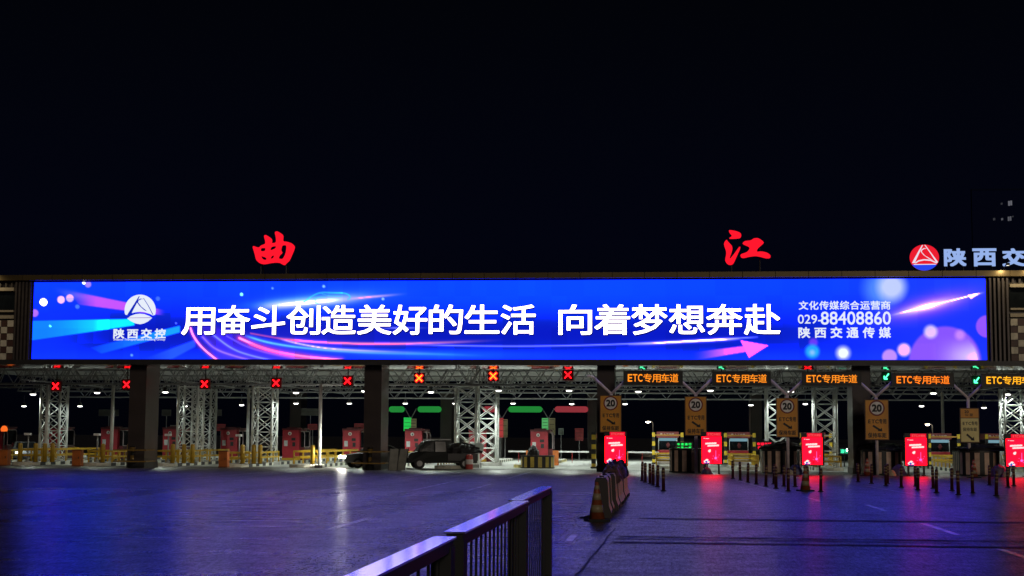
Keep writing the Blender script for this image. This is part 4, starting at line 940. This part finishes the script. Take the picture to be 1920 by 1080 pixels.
for k, (px, ya, yb, hw_, mm, d) in enumerate(((764, 783, 808, 7, emit('green_light_on_notice', (.02, .55, .08), 1.), 'notice in painted green light above the kiosk behind the pickup'), (775, 785, 808, 6, CR_, 'pale notice beside the green lit one'), (938, 784, 820, 6, emit('red_light_on_notice', (.42, .05, .05), .9), 'reddish notice left of the middle kiosk'), (947, 786, 820, 5, CR_, 'cream notice left of the middle kiosk'),  # emitting notices carry the coloured light that falls on them
                                              (1022, 784, 806, 6, emit('pale_green_light_on_notice', (.10, .45, .14), .8), 'pale green notice above the middle kiosk'), (1035, 784, 816, 6, CR_, 'cream notice right of the middle kiosk'), (1052, 803, 815, 5, mat('grey_green_notice', (.25, .3, .26), .5), 'small grey notice hanging right of the middle kiosk'), (1086, 803, 826, 8, RP, 'dull red notice left of the banded pole'),
                                              (204, 768, 780, 19, mat('dim_panel', (.10, .10, .09), .5), 'dim wide board high behind the third kiosk'), (312, 768, 780, 9, MATS['dim_panel'], 'dim board high right of the leftmost column'), (405, 768, 780, 11, MATS['dim_panel'], 'dim board high above the dull red notice by the fifth kiosk'), (582, 766, 779, 17, MATS['dim_panel'], 'dim wide board high above the sixth kiosk'),
                                              (328, 797, 808, 9, mat('dim_notice', (.20, .20, .17), .5), 'dim notice above the fourth kiosk'), (414, 795, 808, 9, RP, 'dull red notice left of the fifth kiosk'), (586, 795, 806, 9, RP, 'dull red notice above the sixth kiosk'), (673, 794, 806, 9, RP, 'dull red notice above the seventh kiosk'))):
    y = 132; a, c = W(px-hw_, yb, y), W(px+hw_, ya, y); cx = (a.x+c.x)/2
    t = thing('notice_board', d, 'notice board', (cx, y, 0), 0, 'far notice boards'); b = MB(); b.box(a.x-cx, c.x-cx, -.03, .03, a.z, c.z); f = b.build('board', mm, t)
    b = MB(); b.tube((0, .08, 0), (0, .08, c.z), .04, n=8); b.build('pole', STEEL, t)
    b = MB()
    for z in np.linspace(a.z+.12, c.z-.12, 4): b.box(a.x-cx+.06, c.x-cx-.06, -.034, -.03, z-.03, z+.01)
    b.build('text_lines', GREYD, f)
# distant lights and building
def mk_slamp(h):
    def f(t):
        b = MB(); b.tube((0, 0, 0), (0, 0, h), .09, .06, 8); b.path([(0, 0, h), (-.2, 0, h+.2), (-.45, 0, h+.25)], .05); b.build('pole', STEEL, t)
        b = MB(); b.box(-.85, -.4, -.15, .15, h+.2, h+.32); b.build('head', GREYD, t); b = MB(); b.lathe([(.05, -.12), (.24, -.06), (.28, .05)], 14, o=(-.63, 0, h+.12)); b.build('glowing_lens', emit('street_lamp_lens', (1, .82, .55), 25.), t)
    return f
for px, py, y, d in ((1215, 790, 190, 'yellowish far street lamp seen past the first poster'), (1739, 795, 200, 'far street lamp seen above the fourth poster')):
    p = W(px, py, y); h = p.z-.2; inst(('sl', px), mk_slamp(h), 'street_lamp', d, 'street lamp', (p.x+.63, y, 0), 0, 'far street lamps')
p = W(1885, 390, 420); t = thing('distant_tower_block', 'barely visible dark tower block with a few dim windows at upper right', 'building', (p.x, 420, 0))
b = MB(); b.box(-9, 14, 0, 1.2, 0, p.z+5); b.build('wall', mat('unlit_wall', (.008, .012, .05), 1., spec=0.), t)
b = MB(); b.box(-9, 14, -.1, 1.3, p.z+5, p.z+5.4); b.build('roof', mat('unlit_roof', (.008, .012, .035), 1., spec=0.), t)
for px, py, s, st in ((1894, 381, 1.0, .14), (1878, 382, .4, .05), (1864, 411, .5, .05), (1879, 411, .45, .12), (1893, 410, .9, .10), (1899, 406, .3, .05)):
    q = W(px, py, 420); b = MB(); b.box(q.x-p.x-.55*s, q.x-p.x-.05, -.12, 0, q.z-.7*s, q.z+.6*s); b.box(q.x-p.x+.05, q.x-p.x+.5*s, -.12, 0, q.z-.6*s, q.z+.7*s); b.build('lit_window', emit('dim_window_%d' % int(st*100), (.85, .85, 1), st), t)

# ================================================================== ROAD FURNITURE IN FRONT
DREC = mat('dull_red_plastic', (.07, .010, .013), .5, 0, .3, 6.); BANDW = mat('reflective_band', (.26, .18, .08), .4)
def mk_delin(t):
    b = MB(); b.lathe([(.065, .03), (.06, .86), (.04, .90)], 12); b.build('tube', DREC, t, True)
    for z in (.52, .66, .78):
        b = MB(); b.lathe([(.068, z-.028), (.068, z+.028)], 12); b.build('reflective_band', BANDW, t, True)
    b = MB(); b.lathe([(.12, 0), (.12, .02), (.07, .05)], 14); b.build('base', BLACK, t)
rows = [('delineator post, %s from the front in the short row beside the barriers', [(1244, 921), (1233, 913), (1225, 910), (1219, 907), (1210, 904.5), (1204, 902)], 'posts beside the barriers'),
        ('delineator post, %s from the left in the front line toward the traffic cone', [(1374, 898), (1388, 901), (1402, 905), (1418, 908), (1436, 912), (1455, 916), (1478, 921), (1539, 922)], 'front line of posts by the cone'),
        ('delineator post, %s from the left in the back line behind the traffic cone', [(1451, 908), (1470, 912), (1491, 913), (1515, 914)], 'back line of posts by the cone'),
        ('delineator post, %s from the left in the front line at right', [(1609, 904), (1634, 907), (1661, 911), (1690, 914), (1721, 919), (1756, 924), (1797, 928), (1868, 930)], 'front line of posts at right'),
        ('delineator post, %s from the left in the back line at right', [(1664, 907), (1717, 912), (1750, 916), (1785, 920), (1824, 925), (1855, 910), (1890, 914), (1901, 911)], 'back line of posts at right')]
for lab, pts, grp in rows:
    for i, (px, py) in enumerate(pts):
        q = G(px, py); o = inst('delin', mk_delin, 'delineator_post', 'dark red '+lab % ORD[i], 'delineator post', (q.x, q.y, 0), rnd.uniform(0, 6), grp)
        o.rotation_euler[0] = rnd.uniform(-.03, .03); o.rotation_euler[1] = rnd.uniform(-.03, .03)
CORG = mat('cone_orange', (.26, .06, .02), .5, 0, .3, 5.); CWH = mat('cone_sleeve', (.34, .27, .17), .4)
def mk_cone(t):
    b = MB(); b.lathe([(.20, .05), (.045, .93), (.03, .96)], 20); b.build('cone_body', CORG, t, True)
    for z0, z1 in ((.22, .40), (.52, .68), (.78, .88)):
        f = lambda z: .203-(.158*(z-.05)/.88)+.003
        b = MB(); b.lathe([(f(z0), z0), (f(z1), z1)], 20); b.build('reflective_sleeve', CWH, t, True)
    b = MB(); b.box(-.27, .27, -.27, .27, 0, .055); b.build('rubber_base', TYRE, t)
for px, py, d in ((1119, 977, 'traffic cone against the near end of the barrier row'), (1510, 921, 'traffic cone among the posts in front of the third poster')):
    q = G(px, py); inst('cone', mk_cone, 'traffic_cone', 'orange '+d, 'traffic cone', (q.x, q.y, 0), .3, 'traffic cones')
for px, y, s, d in ((1826, 82, 1., 'red and white cone in front of the rightmost crash cushion'), (1626, 84, 1., 'slim red and white cone left of the cushion by the column')):
    inst('cone', None, '', d, 'traffic cone', (W(px, 880, y).x, y, 0), .8, 'traffic cones')
BARR = mat('faded_red_barrier', (.70, .45, .33), .5, 0, .35, 3., .15); BARD = mat('barrier_end_dark', (.03, .02, .022), .55)
def mk_barrier(t):
    prof = [(-.26, .0), (.26, .0), (.26, .14), (.20, .30), (.165, .95), (.12, 1.03), (-.12, 1.03), (-.165, .95), (-.20, .30), (-.26, .14)]
    b = MB(); n = len(prof); L = 1.95
    ys = [0.]; 
    for k in range(6): ys += [.15+k*.29, .17+k*.29, .26+k*.29, .28+k*.29]
    ys.append(L); rings = []
    for j, y in enumerate(ys):
        ins = .035 if (j % 4 in (2, 3)) and 0 < j < len(ys)-1 else 0
        rings.append([(x*(1-ins*4*(1 if .2 < z < .99 else 0)), y, z) for x, z in prof])
    vs = [v for r_ in rings for v in r_]; fs = [tuple(range(n-1, -1, -1))]+[tuple(range((len(ys)-1)*n, len(ys)*n))]
    for j in range(len(ys)-1): fs += [(j*n+i, j*n+(i+1) % n, (j+1)*n+(i+1) % n, (j+1)*n+i) for i in range(n)]
    b.add(vs, fs); b.m[0] = 1; b.m = [1 if i == 0 else 0 for i in range(len(fs))]; b.build('hollow_body', [BARR, BARD], t)
    b = MB()
    for k in range(6): b.box(-.275, .275, .2+k*.29, .28+k*.29, .02, .12)
    b.build('foot_lugs', TYRE, t)
    b = MB(); b.lathe([(.06, 0), (.06, .04)], 12, o=(0, .5, 1.03)); b.build('filler_cap', BARD, t)
bx = -1.57
for i in range(7):
    y = 38.8+i*2.03+ (0 if i < 3 else .3)
    inst('barrier', mk_barrier, 'plastic_barrier', 'faded reddish plastic road barrier, %s from the near end of its row' % ORD[i], 'road barrier', (bx+rnd.uniform(-.05, .05)+(.03*i), y, 0), rnd.uniform(-.03, .03), 'plastic barriers in the centre row')
FLAG = mat('crumpled_purple_sheet', (.10, .06, .15), .45, 0, .6, 9., .7)
def crumple(ln, hw, h, seed):
    r = random.Random(seed); nx, ny = 16, int(ln/.11); b = MB(); vs = []; ph = [r.uniform(0, 6) for _ in range(8)]
    for j in range(ny+1):
        v = j/ny; env = math.sin(math.pi*min(1, max(0, v)))**.5
        for i in range(nx+1):
            u = i/nx*2-1; y = v*ln+r.uniform(-.05, .05); x = u*hw*(.7+.3*env)+.07*math.sin(5*y+ph[0])+r.uniform(-.025, .025)
            ridge = abs(math.sin(3.1*y+2.2*u+ph[1]))*.5+abs(math.sin(6.7*y-3.3*u+ph[2]))*.32+r.uniform(0, .28)
            z = h*env*ridge*(1-u*u*.55)-.34*max(0, abs(u)-.55)/.45*(.6+.4*math.sin(4*y+ph[3]))
            vs.append((x, y, z))
    b.add(vs, [(j*(nx+1)+i, j*(nx+1)+i+1, (j+1)*(nx+1)+i+1, (j+1)*(nx+1)+i) for j in range(ny) for i in range(nx)])
    b.add([(x, y, z-.03) for x, y, z in vs], [(j*(nx+1)+i, (j+1)*(nx+1)+i, (j+1)*(nx+1)+i+1, j*(nx+1)+i+1) for j in range(ny) for i in range(nx)])
    return b
BRN = mat('crumpled_brown_sheet', (.16, .085, .075), .5, 0, .6, 9., .7)
for k, (y, ln, h, m_, d) in enumerate(((43.8, 2.6, .22, BRN, 'crumpled brownish sheet on the middle of the barrier row'), (46.2, 3.2, .33, FLAG, 'crumpled purplish sheet heaped highest on the barrier row'), (49.3, 3.0, .26, TARP, 'crumpled dark sheet at the far end of the barrier row'))):
    o = crumple(ln, .24, h, 70+k).build('crumpled_sheet', m_); o.location = (-1.44+.03*k, y, 1.06); tag(o, d, 'plastic sheet', 'sheets on the barriers')
b = MB(); b.bar((-.18, 0, .02), (.2, .1, .02), .1, .04); b.bar((-.05, -.05, .04), (.05, .15, .06), .06, .03); o = b.build('rubber_scrap', TYRE); o.location = (G(1100, 972).x, G(1100, 972).y, 0); tag(o, 'flat dark rubber scrap on the road beside the near cone', 'rubber scrap')

# ---- foreground fence
FEN = mat('dark_fence_steel', (.011, .011, .013), .6, 0, .3, 6.)
FENT = mat('smooth_rail_cap', (.62, .60, .63), .13, .9, .12, 7.)
def fence(x, y0, y1, z, lab, sp=.32):
    t = thing('fence_panel', lab, 'fence panel', (x, y0, 0), 0, 'fence panels in the foreground'); L = y1-y0
    b = MB(); b.box(-.08, .08, 0, L, z-.014, z); b.build('top_rail', FENT, t)
    b = MB(); b.box(-.06, .06, .02, L-.02, z-.10, z-.016); b.box(-.04, .04, .05, L-.05, .12, .20); b.build('inner_rail', FEN, t)
    b = MB(); k = .35
    while k < L-.3: b.box(-.008, .008, k-.022, k+.022, .19, z-.09); k += sp
    b.build('upright_bars', FEN, t)
    for yy in (.0, L-.2):
        b = MB(); b.box(-.07, .07, yy, yy+.2, 0, z-.06); p = b.build('post', FEN, t)
        b = MB(); b.box(-.13, .13, yy-.06, yy+.26, 0, .03); b.build('foot_plate', BLACK, p)
fence(-1.50, 3.2, 10.45, 1.395, 'nearest fence panel, its bars cut by the bottom edge', .41)
fence(-1.475, 10.72, 15.95, 1.41, 'middle fence panel with many thin upright bars')
fence(-1.575, 16.3, 20.9, 1.40, 'farthest fence panel seen almost edge on', .3)

# ================================================================== VEHICLES
def mk_car(t, paint):
    hw = .88; prof = [(-2.15, .35), (-2.2, .62), (-2.1, .80), (-1.05, .95), (-.45, 1.40), (.75, 1.44), (1.55, 1.02), (2.15, .95), (2.2, .45), (2.1, .32)]
    b = MB(); n = len(prof)
    def hwz(z): return hw if z < 1.0 else hw-.2*(z-1.0)/.44
    vs = [(-hwz(z), y, z) for y, z in prof]+[(hwz(z), y, z) for y, z in prof]
    b.add(vs, [tuple(range(n)), tuple(range(2*n-1, n-1, -1))]+[(i, n+i, n+(i+1) % n, (i+1) % n) for i in range(n)]); b.build('body', paint, t)
    b = MB()
    b.add([(-.68, -1.0, 1.0), (.68, -1.0, 1.0), (.60, -.5, 1.37), (-.60, -.5, 1.37)], [(0, 1, 2, 3)]); b.v = [(x, y-.02, z+.01) for x, y, z in b.v]; b.build('windscreen', GLASS, t)
    for s in (-1, 1):
        b = MB(); b.add([(s*.885, -.85, 1.0), (s*.885, 1.35, 1.02), (s*.80, .72, 1.38), (s*.80, -.42, 1.36)], [(0, 1, 2, 3)]); b.v = [(x+s*.015, y, z) for x, y, z in b.v]; b.build('side_window', GLASS, t)
        b = MB(); b.box(s*.62-.16, s*.62+.16, -2.22, -2.1, .62, .76); b.build('headlight', emit('headlight_glow', (1, .97, .85), 700.), t)
        b = MB(); b.box(s*.9-.02*s, s*1.02, -.75, -.62, .98, 1.1) if s > 0 else b.box(-1.02, -.88, -.75, -.62, .98, 1.1); b.build('mirror', BLACK, t)
        for y in (-1.35, 1.35):
            b = MB(); nn = 16
            pts = [(y+.32*math.cos(2*math.pi*i/nn), .32+.32*math.sin(2*math.pi*i/nn)) for i in range(nn)]
            xs = (s*.70, s*.90)
            b.add([(xs[0], a, c) for a, c in pts]+[(xs[1], a, c) for a, c in pts], [tuple(range(nn)), tuple(range(2*nn-1, nn-1, -1))]+[(i, nn+i, nn+(i+1) % nn, (i+1) % nn) for i in range(nn)]); wl = b.build('wheel', TYRE, t)
            b = MB(); pts = [(y+.19*math.cos(2*math.pi*i/nn), .32+.19*math.sin(2*math.pi*i/nn)) for i in range(nn)]; b.add([(s*.905, a, c) for a, c in pts], [tuple(range(nn))]); b.build('rim', STEEL, wl)
    b = MB(); b.box(-.5, .5, -2.235, -2.19, .40, .58); b.build('grille', BLACK, t); b = MB(); b.box(-.24, .24, -2.25, -2.235, .42, .53); b.build('number_plate', mat('blue_plate', (.04, .10, .4), .4), t)
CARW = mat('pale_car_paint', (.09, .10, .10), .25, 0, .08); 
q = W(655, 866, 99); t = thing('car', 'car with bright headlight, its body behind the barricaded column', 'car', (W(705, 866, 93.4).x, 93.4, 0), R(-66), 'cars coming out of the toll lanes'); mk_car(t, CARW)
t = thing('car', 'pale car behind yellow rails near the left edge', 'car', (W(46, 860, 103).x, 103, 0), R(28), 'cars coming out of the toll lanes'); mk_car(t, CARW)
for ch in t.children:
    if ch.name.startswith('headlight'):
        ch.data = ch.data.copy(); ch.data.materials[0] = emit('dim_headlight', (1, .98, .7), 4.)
# loaded pickup, nose towards the left
PCK = mat('grey_green_truck_paint', (.009, .012, .012), .6, 0, .2, 2., 0, .2); 
q = W(822, 870, 93.0); t = thing('pickup_truck', 'dark loaded pickup truck parked broadside before the lit lattice tower', 'pickup truck', (q.x, 93.0, 0), R(197))
# local: length along x (front +x), width along y
b = MB(); cab = [(.55, .40), (1.9, .40), (1.98, .75), (1.85, .98), (1.35, 1.08), (.95, 1.72), (-.35, 1.78), (-.42, .98), (.5, .95)]
cab = [(-.42, .40), (1.93, .40), (2.0, .75), (1.9, .95), (1.45, 1.06), (.98, 1.68), (.80, 1.74), (-.36, 1.76), (-.42, 1.0)]
n = len(cab)
def hz(z): return .84 if z < 1.05 else .84-.16*(z-1.05)/.7
b.add([(x, -hz(z), z) for x, z in cab]+[(x, hz(z), z) for x, z in cab], [tuple(range(n-1, -1, -1)), tuple(range(n, 2*n))]+[(i, (i+1) % n, n+(i+1) % n, n+i) for i in range(n)]); b.build('cab', PCK, t)
b = MB(); b.add([(1.44, -.70, 1.09), (1.44, .70, 1.09), (1.0, .62, 1.66), (1.0, -.62, 1.66)], [(0, 1, 2, 3)]); b.v = [(x+.025, y, z+.01) for x, y, z in b.v]; b.build('windscreen', GLASS, t)
for s in (-1, 1):
    b = MB(); b.add([(1.25, s*.85, 1.08), (.42, s*.85, 1.06), (.42, s*.72, 1.66), (.88, s*.72, 1.64)], [(0, 1, 2, 3)]); b.add([(.32, s*.85, 1.06), (-.34, s*.85, 1.06), (-.32, s*.72, 1.68), (.32, s*.72, 1.68)], [(0, 1, 2, 3)]); b.v = [(x, y+s*.012, z) for x, y, z in b.v]; b.build('side_window', GLASS, t)
    b = MB(); b.box(1.90, 2.02, s*.6-.16, s*.6+.16, .68, .84); b.build('headlight', mat('unlit_lamp_glass', (.5, .52, .52), .15), t)
    b = MB(); b.box(1.15, 1.3, min(s*.84, s*1.02), max(s*.84, s*1.02), 1.05, 1.25); b.build('mirror', BLACK, t)
    for x in (1.3, -1.55):
        b = MB(); nn = 18; pts = [(x+.33*math.cos(2*math.pi*i/nn), .33+.33*math.sin(2*math.pi*i/nn)) for i in range(nn)]; ya, yb = s*.66, s*.87
        b.add([(a, ya, c) for a, c in pts]+[(a, yb, c) for a, c in pts], [tuple(range(nn)), tuple(range(2*nn-1, nn-1, -1))]+[(i, nn+i, nn+(i+1) % nn, (i+1) % nn) for i in range(nn)]); wl = b.build('wheel', TYRE, t)
        b = MB(); pts = [(x+.18*math.cos(2*math.pi*i/nn), .33+.18*math.sin(2*math.pi*i/nn)) for i in range(nn)]; b.add([(a, s*.875, c) for a, c in pts], [tuple(range(nn))]); b.build('rim', STEEL, wl)
b = MB(); b.box(-2.35, -.46, -.86, .86, .5, .95); b.box(-2.35, 1.8, -.6, .6, .36, .5); b.build('cargo_bed', mat('dark_bed', (.03, .03, .032), .5), t)
b = MB(); b.box(-.7, .9, -.62, -.58, 1.78, 1.84); b.box(-.7, .9, .58, .62, 1.78, 1.84); b.build('roof_rack', STEEL, t)
o = lump(0, 0, 0, 1.25, .86, .62, 91, 26, 9, .16).build('cargo_load', TARP); o.location = q+Vector((0, 0, 0)); o.location = (q.x+1.45*math.cos(R(17)), 93.0+1.45*math.sin(R(17)), .96); o.rotation_euler[2] = R(17); tag(o, 'dark lumpy load under a black cover on the pickup bed', 'truck load')
b = MB(); b.lathe([(.22, 0), (.24, .5), (.20, .86), (.1, .9)], 12); b.m = [0]*len(b.f); o = b.build('warning_drum', stripes('red_white_drum', 2, .6, (.55, .07, .06), (.7, .68, .66), .5)); o.location = (W(880, 860, 92.4).x, 92.4, 0); tag(o, 'red and white warning drum at the tail of the pickup', 'warning drum')
t = thing('site_sign', 'pale blue board fixed low on the lit tower behind the pickup', 'board', (W(893, 840, 95.6).x, 95.6, 0))
b = MB(); b.prism([(-.5, 1.0), (.42, 1.02), (.5, 1.45), (.3, 1.62), (-.45, 1.55)], 0, .04); b.build('board', mat('pale_blue_board', (.50, .60, .58), .5), t); b = MB(); b.bar((-.3, .07, 0), (-.3, .07, 1.4), .05); b.bar((.3, .07, 0), (.3, .07, 1.4), .05); b.build('stake', STEEL, t)
